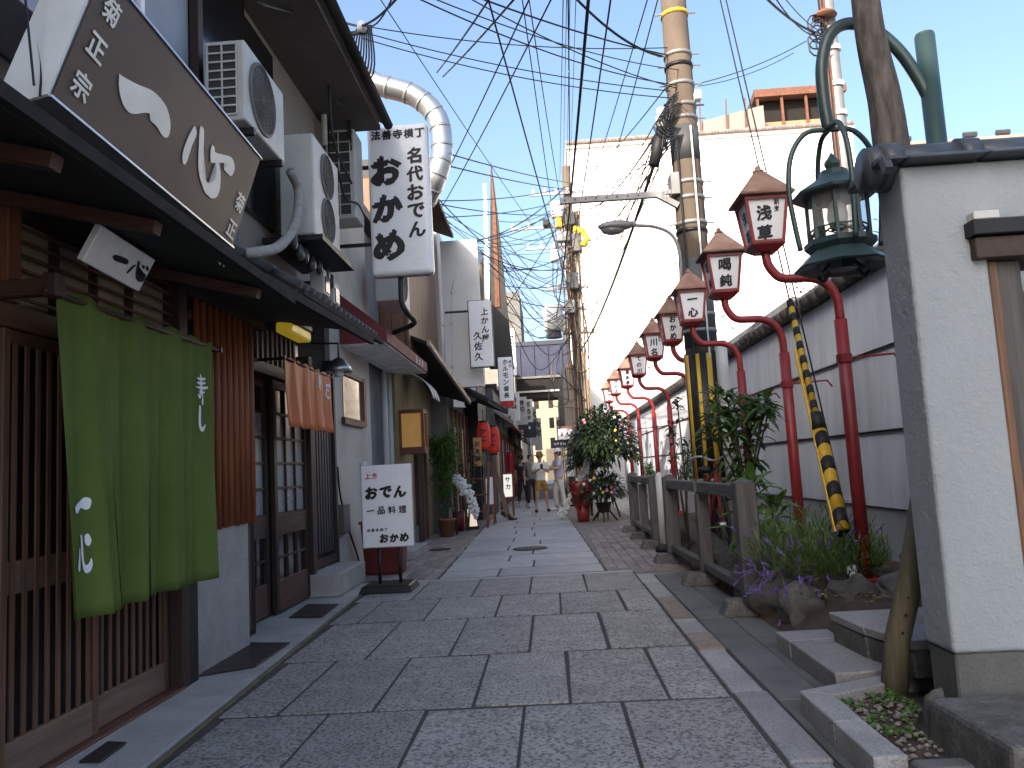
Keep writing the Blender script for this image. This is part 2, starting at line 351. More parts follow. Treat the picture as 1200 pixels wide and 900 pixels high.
mat_plate([oZ(232, 797), oZ(300, 785), oZ(340, 757), oZ(283, 757)], 'dark iron drain cover at the foot of the granite panel')
mat_plate([oZ(338, 727), oZ(378, 726), oZ(397, 711), oZ(360, 711)], 'dark iron drain cover in front of the glazed lattice door')
mat_plate([oZ(92, 899), oZ(118, 899), oZ(149, 876), oZ(126, 875)], 'small dark iron plate below the green curtain by the sliding doors')

# far half of the alley: a band of worn slabs between brick pavers
farbed = MB().box(-3.0, 9.13, -.034, 1.75, 60, -.012).build('far_pavement', m_paver); tag(farbed, kind='structure')
MB().box(-2.0, 9.13, -.034, .86, 9.22, -.002).build('edge_course', m_granite_far, farbed, bevel=.006)
MB().hexa([V(-1.38, 9.225, -.02), V(.58, 9.225, -.02), V(.15, 30, -.02), V(-1.76, 30, -.02)], [V(-1.38, 9.225, -.004), V(.58, 9.225, -.004), V(.15, 30, -.004), V(-1.76, 30, -.004)]).build('slab_bed', m_mortar, farbed)
y = 9.24; k = 0
while y < 30:
    d = .74+rng.uniform(-.05, .05)
    xl = -1.36-.018*(y-9.2); xr = .56-.02*(y-9.2)
    xm = (xl+xr)/2+(.17 if k % 2 else -.2)+rng.uniform(-.1, .1)
    for a, b in ((xl, xm), (xm, xr)):
        MB().box(a+.012, y+.022, -.03, b-.012, y+d-.022, .003+rng.uniform(-.002, .002)).build('long_slab', m_granite_far, farbed, bevel=.006)
    y += d; k += 1
pm = None
def pavers(x0, x1, y0, y1):
    global pm
    nx = max(1, round((x1-x0)/.13)); w = (x1-x0)/nx; n = 0; y = y0
    while y < y1:
        for i in range(nx):
            yo = y + (.17 if i % 2 else 0)
            if pm is None:
                pm = MB().box(-.061, -.166, -.025, .061, .166, 0).build('brick_paver', m_paver, farbed, bevel=.005); pm.location = (x0+(i+.5)*w, yo+.17, -.002); continue
            o = pm.copy(); COL.objects.link(o); o.location = Vector((x0+(i+.5)*w, yo+.17, -.002+rng.uniform(-.003, .003)))-OFF[farbed.name]*0
        y += .34
OFF[farbed.name] = Vector((0, 0, 0)); farbed.data.transform(Matrix.Translation(farbed.location)); 
for ch in farbed.children: ch.data.transform(Matrix.Translation(farbed.location))
farbed.location = (0, 0, 0)
pavers(.58, 1.36, 9.24, 15.5); pavers(-2.35, -1.4, 9.24, 15.0)
mh = MB().lathe([(.26, 0), (.26, .012), (.22, .014)], oZ(621, 643, .004), 20).build('manhole_cover', m_iron); tag(mh, 'round iron manhole cover in the middle of the worn slab band', 'manhole cover')
mh = MB().lathe([(.17, 0), (.17, .008), (.14, .01)], oZ(516, 644, .004), 16).build('manhole_cover', m_iron); tag(mh, 'small round iron cover in the brick pavers on the left', 'manhole cover')
# ================================================================ LEFT: first shop, lattice sliding doors
FX = -2.3
b1 = thing('sushi_shop_building', 'two-storey wooden shop with lattice sliding doors behind the green curtain', 'shop', (-4.5, 2.5, 0))
m_render = mat('grey_render', (.19, .195, .21), (.13, .135, .148), rough=.85, scale=2.5, bump=.3, bscale=40, dirt=.5, dirtc=(.13, .12, .115))
m_blue_siding = mat('pale_blue_siding', (.3, .335, .4), (.25, .28, .34), rough=.6, scale=2, stretch=(1, 1, .3), dirt=.25, dirtc=(.15, .15, .16))
m_roofdark = mat('dark_roof_sheet', (.05, .045, .045), (.03, .028, .028), rough=.6, scale=5)
m_soffit = mat('brown_soffit', (.1, .088, .08), (.07, .062, .056), rough=.8, scale=2, dirt=.4)
MB().box(-8.5, -9, 0, -2.42, 6.4, 2.55).build('ground_floor_wall', m_inside, b1)
MB().box(-8.5, -9, 2.551, -2.5, 6.4, 5.6).build('upper_wall', m_render, b1)
# gabled roof; street eave overhead
MB().hexa([V(-1.75, -9.3, 5.6), V(-1.75, 6.3, 5.6), V(-5.2, 6.3, 8.3), V(-5.2, -9.3, 8.3)], [V(-1.75, -9.3, 5.72), V(-1.75, 6.3, 5.72), V(-5.2, 6.3, 8.42), V(-5.2, -9.3, 8.42)]).build('roof', m_roofdark, b1)
MB().hexa([V(-8.9, -9.3, 5.6), V(-8.9, 6.3, 5.6), V(-5.201, 6.3, 8.3), V(-5.201, -9.3, 8.3)], [V(-8.9, -9.3, 5.72), V(-8.9, 6.3, 5.72), V(-5.201, 6.3, 8.42), V(-5.201, -9.3, 8.42)]).build('roof', m_roofdark, b1)
MB().prism([V(-2.6, -8.9, 5.55), V(-8.4, -8.9, 5.55), V(-5.2, -8.9, 8.25)], V(0, 15.1, 0)).build('gable', m_render, b1)
MB().box(-8.4, -9, 6.0, -3.6, 4.2, 10.3).build('added_shade_block', m_render, b1)  # added block, hidden behind the eave, keeps sun off the near alley
# doors
def lattice_door(y0, y1, zt, kick, n, x=FX):
    d = MB().box(x-.075, y0, .03, x-.06, y1, zt).build('door', m_inside, b1); w = .045
    MB().box(x-.033, y0, .03, x, y0+w, zt).build('stile', w_lattice, d, bevel=.003); MB().box(x-.033, y1-w, .03, x, y1, zt).build('stile', w_lattice, d, bevel=.003)
    MB().box(x-.033, y0+w, .03, x-.004, y1-w, kick).build('kickboard', w_panel, d, bevel=.003)
    MB().box(x-.033, y0+w, zt-.06, x-.004, y1-w, zt).build('rail', w_browny, d, bevel=.003)
    MB().box(x-.032, y0+w, .79, x-.016, y1-w, .93).build('rail', w_panel, d, bevel=.002)
    a0, a1 = y0+w, y1-w
    for i in range(n):
        yc = a0+(a1-a0)*(i+.5)/n
        MB().box(x-.012, yc-.013, kick, x-.003, yc+.013, zt-.06).build('slat', w_lattice, d)
lattice_door(2.2, 3.2, 1.92, .2, 11); lattice_door(3.22, 3.94, 1.92, .2, 8, FX+.02); lattice_door(3.96, 4.74, 1.92, .19, 9, FX-.02)
MB().box(FX-.06, 2.1, .0, FX+.06, 4.78, .028).build('door_sill', w_browny, b1, bevel=.003)
MB().box(FX-.06, 2.0, 1.925, FX+.03, 4.82, 2.03).build('lintel', w_browny, b1, bevel=.004)
MB().box(FX-.02, 3.195, 2.031, FX+.05, 3.285, 2.5).build('post', w_redz, b1, bevel=.004)
MB().box(FX-.06, 4.76, .0, FX+.055, 4.87, 2.46).build('post', w_dark, b1, bevel=.004)
MB().box(FX-.08, 4.88, .0, FX+.05, 4.985, 1.3).build('corner_post', m_black, b1, bevel=.003)
# transom: frosted panes behind thin bars
yy = [2.2, 2.75, 3.29, 3.62, 3.95, 4.3, 4.75]
for a, b in zip(yy[:-1], yy[1:]):
    p = MB().box(FX-.05, a+.012, 2.032, FX-.04, b-.012, 2.44).build('transom_pane', m_frost, b1)
    MB().box(FX-.039, b-.014, 2.032, FX+.0, b+.012, 2.46).build('mullion', w_dark, p)
for i in range(6):
    z = 2.07+i*.065
    MB().bar((FX+.012, 3.29, z), (FX+.012, 4.75, z), .014, .014).build('transom_bar', w_browny, b1)
MB().box(FX-.06, 2.0, 2.445, FX+.02, 6.35, 2.55).build('wall_plate', w_darky, b1)
# granite dado and cedar slat screen
MB().box(FX-.1, 4.99, 0, FX+.012, 5.93, .915).build('granite_dado', m_gran_panel, b1, bevel=.006)
MB().box(FX-.1, 4.99, .916, FX-.04, 6.15, 2.45).build('screen_back', m_inside, b1)
scr = MB().box(FX-.038, 5.02, 2.3, FX-.005, 6.1, 2.36).build('slat_screen', w_browny, b1)
for i in range(10):
    yc = 5.08+i*.106
    MB().tube([(FX+.012, yc, .905+.004*(i % 3)), (FX+.014, yc+.002, 1.7), (FX+.012, yc, 2.44)], [.025, .026, .025], 8).build('slat', w_slat, scr, smooth=True)
MB().box(FX-.07, 5.94, .12, FX+.0, 6.0, .95).build('corner_trim', w_dark, b1)
# canopy over the doors with its rafters
can = MB().hexa([V(-2.5, 1.2, 2.56), V(-1.46, 1.2, 2.295), V(-1.46, 4.45, 2.225), V(-2.5, 4.45, 2.52)], [V(-2.5, 1.2, 2.66), V(-1.46, 1.2, 2.34), V(-1.46, 4.45, 2.27), V(-2.5, 4.45, 2.62)]).build('canopy', m_soot, b1)
m_gutter = mat('old_gutter', (.028, .028, .028), (.015, .014, .013), rough=.85, spec=.12, scale=9, dirt=.4, dirtc=(.05, .03, .024), dirts=6)
MB().bar((-1.445, 1.2, 2.325), (-1.445, 4.5, 2.255), .03, .05).build('fascia', m_gutter, can)
for yv in (1.7, 2.35, 3.0, 4.1):
    MB().bar((-2.42, yv, 2.505-.016*(yv-1.2)), (-1.5, yv, 2.265-.02*(yv-1.2)), .06, .05).build('rafter', w_brownx, can)
# small lean-to between canopy and tiled roof
MB().hexa([V(-2.5, 4.455, 2.52), V(-1.62, 4.455, 2.36), V(-1.62, 6.4, 2.42), V(-2.5, 6.4, 2.56)], [V(-2.5, 4.455, 2.6), V(-1.62, 4.455, 2.41), V(-1.62, 6.4, 2.47), V(-2.5, 6.4, 2.64)]).build('lean_to_roof', m_soot, b1)
MB().bar((-1.6, 4.46, 2.385), (-1.6, 7.3, 2.47), .035, .06).build('eaves_gutter', m_gutter, b1)
# upper storey: pale siding, barred window, beige panel
MB().box(-2.49, 4.2, 2.66, -2.44, 5.35, 5.58).build('siding_panel', m_blue_siding, b1)
win = MB().box(-2.5, 2.6, 3.35, -2.46, 4.15, 4.9).build('window', m_pane_dark, b1)
m_winalu = mat('window_aluminium', (.3, .28, .32), (.24, .22, .26), rough=.4, metal=.6)
MB().box(-2.47, 2.55, 3.28, -2.12, 4.22, 3.34).build('window_sill', m_winalu, win, bevel=.004)
MB().box(-2.47, 4.15, 3.34, -2.16, 4.19, 4.9).build('jamb', m_signwhite, win, bevel=.003)
MB().box(-2.19, 2.55, 3.341, -2.15, 4.14, 3.4).build('bar_rail', m_winalu, win)
for i in range(13): MB().box(-2.185, 2.62+i*.12, 3.4, -2.165, 2.645+i*.12, 4.9).build('window_bar', mat('bronze_bar', (.2, .16, .14), rough=.4, metal=.5), win)
MB().box(-2.49, 5.36, 3.9, -2.41, 6.38, 5.5).build('window', m_pane_dark, b1)
MB().box(-2.42, 5.34, 3.9, -2.36, 5.42, 5.5).build('window_trim', w_dark, b1)
MB().hexa([V(-2.46, 5.43, 5.5), V(-1.8, 5.43, 5.58), V(-1.8, 6.3, 5.58), V(-2.46, 6.3, 5.5)], [V(-2.46, 5.43, 5.53), V(-1.8, 5.43, 5.599), V(-1.8, 6.3, 5.599), V(-2.46, 6.3, 5.53)]).build('soffit', m_soffit, b1)

# big brown name board standing on the canopy, leaning out
m_brown = mat('brown_board', (.085, .058, .044), (.066, .045, .035), rough=.5, scale=1.6, spec=.3)
sg = thing('shop_name_board', 'long brown name board with white brush characters leaning out over the canopy', 'sign', (-1.55, 3.05, 2.4))
A = oX(56, 111, -1.5); B = oX(272, 290, -1.5); C = oX(305, 186, -1.385)
ay = (C-B).normalized(); ln = (B-A); axs = (ln-ay*ln.dot(ay)).normalized(); hgt = (C-B).length; L0 = (B-A).length; nrm = axs.cross(ay).normalized()
if nrm.x < 0: nrm = -nrm
bk = -V(.95, 0, .25).normalized()*.14
P = [A, B, B+ay*hgt, A+ay*hgt]
MB().hexa([p+bk for p in P], P).build('cabinet', m_alu, sg)
q = [A+axs*.012+ay*.012, B-axs*.012+ay*.012, B-axs*.012+ay*(hgt-.012), A+axs*.012+ay*(hgt-.012)]
MB().hexa([p+nrm*.001 for p in q], [p+nrm*.006 for p in q]).build('face', m_brown, sg)
m_wcap = mat('white_cap', (.66, .68, .68), (.56, .58, .58), rough=.5, scale=5, dirt=.4, dirtc=(.42, .33, .22), dirts=3)
MB().hexa([A+bk*1.3-axs*.012, A-axs*.012+V(.005, 0, -.005), A+ay*(hgt+.005)-axs*.012, A+ay*hgt+bk*1.3-axs*.012], [A+bk*1.3-axs*.001, A-axs*.001+V(.005, 0, -.005), A+ay*(hgt+.005)-axs*.001, A+ay*hgt+bk*1.3-axs*.001]).build('end_cap', m_wcap, sg)
for e0, e1 in ((A, B), (A+ay*hgt, B+ay*hgt)):
    MB().bar(e0+nrm*.006, e1+nrm*.006, .01, .01).build('edge_trim', m_alu, sg)
m_gold = mat('pearl_letter', (.68, .67, .63), (.58, .56, .52), rough=.35)
def onb(x, y): return A+axs*x+ay*y+nrm*.008
lw = L0
for i, ch in enumerate('菊正宗'): letter(sg, ch, m_gold, onb(.105, hgt*(.83-.30*i)), axs, ay, .115, bold=.025, seed=i)
for i, ch in enumerate('菊正宗'): letter(sg, ch, m_gold, onb(lw-.095, hgt*(.8-.29*i)), axs, ay, .115, bold=.02, seed=i+4)
ICHI_PX = crop([(520, 322), (535, 335), (600, 370), (660, 395), (700, 430), (730, 475), (745, 540), (740, 590), (725, 605), (705, 590), (685, 555), (655, 525), (683, 512), (640, 495), (580, 500), (550, 480), (530, 440), (518, 380)], 3.75, 0, 0)
KOKORO_PX = [crop(q, 3.75, 0, 0) for q in ([(855, 555), (860, 590), (840, 640), (815, 715), (800, 715), (800, 670), (820, 610), (845, 560)],
    [(885, 555), (893, 580), (890, 680), (886, 740), (896, 788), (912, 803), (925, 808), (928, 840), (926, 868), (912, 860), (895, 840), (875, 780), (868, 720), (870, 640), (875, 560)],
    [(930, 635), (940, 650), (945, 670), (1000, 685), (1020, 700), (1028, 740), (1015, 772), (1000, 765), (980, 740), (1000, 725), (980, 715), (930, 715), (922, 700), (922, 660)])]
trace(sg, [ICHI_PX], m_gold, A+nrm*.006, nrm); trace(sg, KOKORO_PX, m_gold, A+nrm*.006, nrm); trace(sg, [crop([(912, 803), (930, 800), (942, 786), (948, 760), (944, 712), (954, 702), (965, 760), (962, 830), (945, 868), (918, 866), (914, 835)], 3.75, 0, 0)], m_gold, A+nrm*.006, nrm, .0046)
for k2, (a0, b0) in enumerate([((24, 0), (40, 100)), ((44, 50), (47, 112))]):
    cb = MB().tube(arc([oX(a0[0], a0[1]-60*(1-k2), -1.56), oX((a0[0]+b0[0])/2+3, (a0[1]+b0[1])/2, -1.53), oX(b0[0], b0[1], -1.515)], 6), .004, 5).build('lead_wire', m_rubber, sg)

# white lantern box hung over the door
lb = thing('hanging_light_box', 'tilted white light box with two black characters under the canopy', 'sign', (-1.95, 3.75, 2.1))
Q = [oX(97, 306, -1.98), oX(163, 342, -1.98), oX(190, 307, -1.9), oX(124, 267, -1.9)]
aa = (Q[1]-Q[0]).normalized(); bb = (Q[3]-Q[0]); bb = (bb-aa*bb.dot(aa)).normalized(); nn_ = aa.cross(bb)
W = (Q[1]-Q[0]).length; Hh = (Q[3]-Q[0]).dot(bb)
P = [Q[0], Q[0]+aa*W, Q[0]+aa*W+bb*Hh, Q[0]+bb*Hh]
MB().hexa([p-nn_*.035 for p in P], P).build('box', m_signwhite, lb, bevel=.004)
MB().bar(P[3]-nn_*.02+aa*.1, V(P[3].x-.02, P[3].y+.1, 2.52), .03, .03).build('hanger', m_black, lb); MB().bar(P[2]-nn_*.02-aa*.1, V(P[2].x-.02, P[2].y-.1, 2.52), .03, .03).build('hanger', m_black, lb)
c2 = lambda pl: crop(pl, 3.75, 0, 220)
trace(lb, [c2([(492, 300), (508, 294), (550, 308), (564, 322), (556, 337), (530, 330), (500, 318)])], m_ink, P[0], nn_, .002)
trace(lb, [c2([(556, 378), (566, 372), (592, 345), (596, 338), (588, 338), (570, 352), (556, 368)]), c2([(604, 322), (614, 326), (606, 370), (606, 392), (616, 400), (630, 392), (632, 376), (640, 386), (630, 410), (608, 412), (594, 396), (596, 360)]), c2([(622, 338), (634, 342), (634, 356), (624, 352)]), c2([(640, 340), (652, 350), (650, 366), (640, 360)])], m_ink, P[0], nn_, .002)
# green half curtain in four panels, on its pole
m_green = mat('green_cotton', (.11, .15, .036), (.08, .112, .026), rough=.85, scale=2.5, bump=.25, bscale=300, spec=.15)
nr = thing('green_curtain', 'green cotton shop curtain in four panels with white characters over the lattice doors', 'curtain', (-2.05, 4.0, .63))
def noren(root, P0, P1, L, n, m_, seed, amp, slit=.55, wave=7, sag=0, flare=.0, nu=40, nv=24, taper=0):
    d = P1-P0; w = d.length/n; d.normalize(); out = V(d.y, -d.x, 0)
    def pt(s, t, i):
        ph = seed*1.7; s0 = i+s
        f = amp*(.35+.9*t)*(math.sin(s0*wave+ph)+.55*math.sin(s0*wave*1.9+ph*2+t*1.2)+.35*math.sin(s0*wave*3.1+1+seed))
        gap = max(0, t-slit)*.09*(s-.5)*-1
        edge = (.035*max(0, t-slit)*math.sin(i*2.1+s*2.5))
        z = .022-L*t-sag*math.sin(math.pi*s0/n)+.012*math.sin(s0*9+ph)*(1-t)
        tp = taper*t*(1-s0/n)**1.5 - .03*taper*t*s0
        return P0+d*((i+s+gap)*w+tp)+out*(f+flare*t*t+edge)+V(0, 0, z)
    for i in range(n):
        pnl = MB().grid(lambda a, b: pt(a, b, i), nu, nv).build('panel', m_, root, smooth=True, fixn=False, solid=.003)
    return pt, out
P0 = oX(65, 343, -2.05); P1 = oX(250, 406, -2.05); P1.z = P0.z+.004
npt, nout = noren(nr, P0, P1, 1.415, 4, m_green, 2, .026, .5, 6.3, taper=.15)
rod = MB().tube([P0+V(0, -.08, -.004), P1+V(0, .12, -.004)], .013, 8).build('pole', w_dark, nr, smooth=True)
for yv in (P1.y+.08,): MB().bar((FX, yv, P1.z), (-2.03, yv, P1.z), .02, .03).build('bracket', m_black, nr)
bk2 = MB().box(FX, P0.y-.07, P0.z-.02, -2.02, P0.y-.01, P0.z+.05).build('bracket', w_brownx, nr, bevel=.004)
MB().box(-2.06, P0.y-.075, P0.z-.03, -2.0, P0.y-.005, P0.z+.07).build('bracket_block', w_dark, nr, bevel=.004)
def on_noren(panel, glyph_polys, s0, t0, sc, root=nr, pt=npt, L=1.415, mk=m_whiteink, wdt=.4):
    off = OFF[root.name]; bm = bmesh.new()
    for pl in glyph_polys:
        pp = arc([(x, y, 0) for x, y in pl]+[(pl[0][0], pl[0][1], 0)], 4)[:-1]
        bm.faces.new([bm.verts.new((p.x, p.y, 0)) for p in pp])
    bmesh.ops.triangulate(bm, faces=bm.faces[:]); bmesh.ops.subdivide_edges(bm, edges=bm.edges[:], cuts=4, use_grid_fill=True)
    for v in bm.verts:
        v.co = pt(s0+v.co.x*sc/wdt, t0-v.co.y*sc/L, panel)+nout*.009-off
    me = bpy.data.meshes.new('lettering'); bm.to_mesh(me); bm.free(); me.materials.append(mk)
    o = bpy.data.objects.new('lettering', me); COL.objects.link(o); o.parent = root; OFF[o.name] = off
SHIN = [[(.0, .1), (.05, .0), (.14, .06), (.2, .5), (.16, .62), (.1, .4)], [(.3, .95), (.28, .4), (.36, .05), (.5, -.08), (.68, -.06), (.78, .1), (.76, .3), (.66, .16), (.52, .14), (.44, .3), (.42, .9)],
        [(.55, .9), (.56, .7), (.72, .62), (.8, .78), (.7, .95)]]
ICHI = [[(.0, .3), (.05, .1), (.2, .05), (.5, .22), (.8, .12), (.95, .2), (1.0, .5), (.8, .62), (.45, .5), (.2, .42)]]
nar = lambda g, k: [[(x*k, y) for x, y in q] for q in g]
on_noren(0, nar(ICHI, .85), .2, .68, .11, wdt=.39); on_noren(0, nar(SHIN, .62), .21, .855, .165, wdt=.39)
SU = [[(.35, 1.0), (.4, .8), (.36, .1), (.45, .1), (.55, .5), (.5, .95)], [(.1, .82), (.3, .74), (.85, .86), (.8, .94), (.3, .84)], [(.12, .62), (.3, .56), (.85, .7), (.8, .76), (.3, .68)], [(.0, .42), (.4, .4), (1, .52), (.95, .6), (.35, .5)],
      [(.25, .3), (.4, .22), (.78, .32), (.75, .38), (.4, .32)], [(.62, .38), (.66, -.1), (.55, -.2), (.5, -.05), (.56, .1), (.54, .36)], [(.2, .12), (.32, .0), (.38, .08), (.28, .2)]]
SHI = [[(.25, 1.0), (.2, .4), (.25, .05), (.45, -.1), (.7, .0), (.85, .25), (.75, .22), (.55, .1), (.42, .15), (.4, .5), (.42, .95)]]
on_noren(3, nar(SU, .75), .36, .255, .15, wdt=.39); on_noren(3, nar(SHI, .7), .38, .38, .14, wdt=.39)

# ---------------------------------------------------------------- air conditioners
def ac_unit(name, label, x1, y0, y1, z0, z1, depth, fans, louvre=True):
    t = thing(name, label, 'air conditioner', ((x1-depth/2), (y0+y1)/2, z0), 'outdoor units on the upper wall')
    MB().box(x1-depth, y0, z0, x1, y1, z1).build('casing', m_acwhite, t, bevel=.018, seg=3)
    for (fy, fz, fr) in fans:
        ring = MB().lathe([(fr+.02, 0), (fr+.02, .012), (fr, .02), (fr-.008, .004)], (x1, fy, fz), 32, 'x').build('fan_guard', m_fangrey, t)
        MB().lathe([(fr, .005), (fr, .007)], (x1, fy, fz), 32, 'x').build('fan_disc', m_fin, ring)
        for k in range(1, 9):
            r = fr*k/9
            MB().tube([(x1+.012, fy+r*math.cos(a*2*math.pi/24), fz+r*math.sin(a*2*math.pi/24)) for a in range(25)], .0022, 4).build('guard_ring', m_fangrey, ring)
        for k in range(8):
            a = k*math.pi/8; MB().bar((x1+.012, fy-fr*math.cos(a), fz-fr*math.sin(a)), (x1+.012, fy+fr*math.cos(a), fz+fr*math.sin(a)), .003, .003).build('guard_spoke', m_fangrey, ring)
    if louvre:
        gx0, gx1 = x1-depth+.035, x1-.055; gz0, gz1 = z0+.04, z1-.035
        gr = MB().box(gx0, y0-.004, gz0, gx1, y0+.004, gz1).build('coil_opening', m_fin, t)
        for k in range(9):
            z = gz0+(gz1-gz0)*k/8; MB().bar((gx0, y0-.012, z), (gx1, y0-.012, z), .008, .012).build('grille_bar', m_acwhite, gr)
        for x in (gx0, (gx0+gx1)/2, gx1): MB().bar((x, y0-.014, gz0), (x, y0-.014, gz1), .012, .008).build('grille_bar', m_acwhite, gr)
    return t
a1 = ac_unit('air_conditioner', 'cream outdoor unit with one large round fan above the brown name board', -2.0, 5.28, 6.12, 3.76, 4.36, .3, [(5.62, 4.06, .25)])
for yv in (5.4, 6.0): MB().bar((-2.5, yv, 3.72), (-1.98, yv, 3.72), .04, .05).build('bracket', m_black, a1)
a2 = ac_unit('air_conditioner', 'tall cream outdoor unit with two small fans hung beyond the first unit', -2.0, 6.92, 7.8, 3.42, 4.38, .32, [(7.36, 4.12, .2), (7.36, 3.68, .2)], False)
MB().box(-2.45, 6.8, 3.33, -1.9, 7.95, 3.38).build('tray', m_black, a2)
hz = MB().tube(arc([oX(340, 200, -2.1), oX(350, 225, -2.08), oX(346, 262, -2.05), oX(328, 288, -2.05), oX(300, 296, -2.05), oX(288, 297, -2.1)], 8), .042, 10)
h = hz.build('lagged_pipe', mat('pipe_lagging', (.3, .29, .27), (.2, .19, .175), rough=.8, scale=9, stretch=(1, 1, 4), bump=.5, bscale=20), None, smooth=True); tag(h, 'fat grey lagged pipe bending down from the outdoor units', 'pipe')
for i, (u, v) in enumerate([(376, 332), (388, 345)]):
    c = oX(u, v, -2.15)
    t = thing('meter_box', ['clear plastic meter box', 'pale plastic meter box'][i]+[' nearer the name board above the tiled eave', ' farther along above the tiled eave'][i], 'meter box', (c.x, c.y, c.z-.12), 'meter boxes above the tiled eave')
    MB().box(c.x-.08, c.y-.1, c.z-.13, c.x+.06, c.y+.1, c.z+.12).build('case', m_acwhite, t, bevel=.012, seg=2)
    MB().box(c.x+.061, c.y-.07, c.z-.1, c.x+.07, c.y+.07, c.z+.05).build('window', m_pane_dark, t)
    MB().bar((c.x-.3, c.y, c.z), (c.x-.08, c.y, c.z), .05, .05).build('bracket', m_black, t)
for i, (u, v) in enumerate([(345, 283), (352, 296), (358, 300), (366, 310), (374, 313), (383, 322), (388, 330)]):
    c = oX(u, v, -2.1); o = MB().blob(c, .035, .05, .075, i, .1).build('insulator', mat('dark_porcelain', (.05, .05, .055), rough=.3), None, smooth=True); tag(o, ['first', 'second', 'third', 'fourth', 'fifth', 'sixth', 'last'][i]+' dark porcelain insulator in the row under the outdoor units', 'insulator', 'porcelain insulators under the outdoor units')
# ================================================================ LEFT: second shop (orange curtain)
F2 = -2.55
b2 = thing('noodle_shop_building', 'narrow dark shop with glazed lattice door behind the orange curtain', 'shop', (-5, 7.9, 0))
m_beige = mat('beige_wall', (.27, .245, .215), (.2, .182, .16), rough=.85, scale=2.5, bump=.25, bscale=50, dirt=.45, dirtc=(.2, .18, .155), dirts=2)
m_cream = mat('cream_render', (.5, .475, .42), (.42, .395, .345), rough=.85, scale=2, bump=.3, bscale=45, dirt=.35, dirtc=(.28, .25, .21), dirts=2)
MB().box(-8.5, 6.401, 0, F2-.06, 9.28, 3.1).build('ground_floor_wall', m_inside, b2)
MB().box(-8.5, 6.401, 3.101, F2+.05, 9.28, 5.55).build('upper_wall', m_beige, b2)
MB().hexa([V(-1.8, 6.32, 5.52), V(-1.8, 9.33, 5.52), V(-5.2, 9.33, 7.6), V(-5.2, 6.32, 7.6)], [V(-1.8, 6.32, 5.64), V(-1.8, 9.33, 5.64), V(-5.2, 9.33, 7.72), V(-5.2, 6.32, 7.72)]).build('roof', m_roofdark, b2)
MB().box(-2.52, 6.45, 5.44, -1.84, 9.3, 5.5).build('soffit', m_soffit, b2)
MB().tube([(-1.76, 6.3, 5.56), (-1.76, 9.4, 5.54)], .06, 8).build('roof_gutter', m_gutter, b2, smooth=True)
MB().box(F2+.051, 6.45, 3.55, F2+.1, 7.2, 5.3).build('window', m_pane_dark, b2)
for u, v0, v1, r in ((377, 50, 165, .035), (383, 70, 210, .018)):
    p = oX(u, v0, -2.4); q = oX(u, v1, -2.4); MB().tube([p, V(p.x, p.y, q.z)], r, 8).build('downpipe', m_acwhite if r > .02 else m_black, b2, smooth=True)
# tiled lean-to: rows of round tiles
tr = MB().hexa([V(-2.56, 6.0, 3.08), V(-1.9, 6.0, 2.68), V(-1.9, 8.85, 2.74), V(-2.56, 9.25, 3.14)], [V(-2.56, 6.0, 3.13), V(-1.9, 6.0, 2.72), V(-1.9, 8.85, 2.78), V(-2.56, 9.25, 3.18)]).build('tile_canopy', m_soot, b2)
for i in range(17):
    y = 6.06+i*.17
    for j in range(3):
        a, b = j/3, (j+1)/3+.02
        P0_ = V(-1.885-.66*a, y, 2.725+.41*a+.02*i/17*3); P1_ = V(-1.885-.66*b, y, 2.725+.41*b+.02*i/17*3-.014)
        MB().tube([P0_, P1_], [.055, .047], 8).build('roof_tile', m_tile, tr, smooth=True)
MB().bar((-1.84, 5.95, 2.655), (-1.84, 8.9, 2.73), .05, .05).build('gutter', m_gutter, tr)
# glazed lattice doors
def glazed_door(y0, y1, z0, z1, cols, rows, x, pane_m):
    d = MB().box(x-.05, y0, z0, x-.04, y1, z1).build('door', m_inside, b2)
    for (a, b) in ((y0, y0+.075), (y1-.075, y1)): MB().box(x-.04, a, z0, x, b, z1).build('stile', w_dark, d, bevel=.003)
    MB().box(x-.04, y0+.075, z0, x-.004, y1-.075, z0+.28).build('kickboard', wood('dull_red_board', (.11, .055, .042), (.07, .035, .028), 1), d, bevel=.003)
    MB().box(x-.04, y0+.075, z1-.09, x-.004, y1-.075, z1).build('rail', w_darky, d)
    MB().box(x-.04, y0+.075, .72, x-.004, y1-.075, .92).build('rail', w_darky, d)
    A0, A1 = y0+.075, y1-.075
    for lo, hi, rr, pm_ in ((z0+.28, .72, 2, m_pane_dark), (.92, z1-.09, rows, pane_m)):
        for c in range(cols):
            for r in range(rr):
                ya, yb = A0+(A1-A0)*c/cols, A0+(A1-A0)*(c+1)/cols; za, zb = lo+(hi-lo)*r/rr, lo+(hi-lo)*(r+1)/rr
                MB().box(x-.039, ya+.004, za+.004, x-.03, yb-.004, zb-.004).build('pane', pm_ if not (r == rr-1 and rr > 2) else m_pane_dark, d)
        for c in range(1, cols): yb = A0+(A1-A0)*c/cols; MB().box(x-.032, yb-.011, lo, x-.008, yb+.011, hi).build('muntin', w_dark, d)
        for r in range(1, rr): zb = lo+(hi-lo)*r/rr; MB().box(x-.031, A0, zb-.011, x-.01, A1, zb+.011).build('muntin', w_dark, d)
glazed_door(6.5, 7.12, .04, 2.16, 2, 5, F2, m_frostw); glazed_door(7.14, 8.12, .04, 2.16, 3, 5, F2+.05, m_frostw)
MB().box(F2-.05, 6.42, 2.161, F2+.08, 8.25, 2.27).build('lintel', w_darky, b2, bevel=.004)
for i in range(12):
    y = 6.5+i*.13; MB().box(F2-.03, y, 2.271, F2+.0, y+.05, 2.62).build('transom_bar', w_dark, b2)
MB().box(F2-.055, 6.45, 2.271, F2-.045, 8.2, 2.62).build('transom_pane', m_frostw, b2)
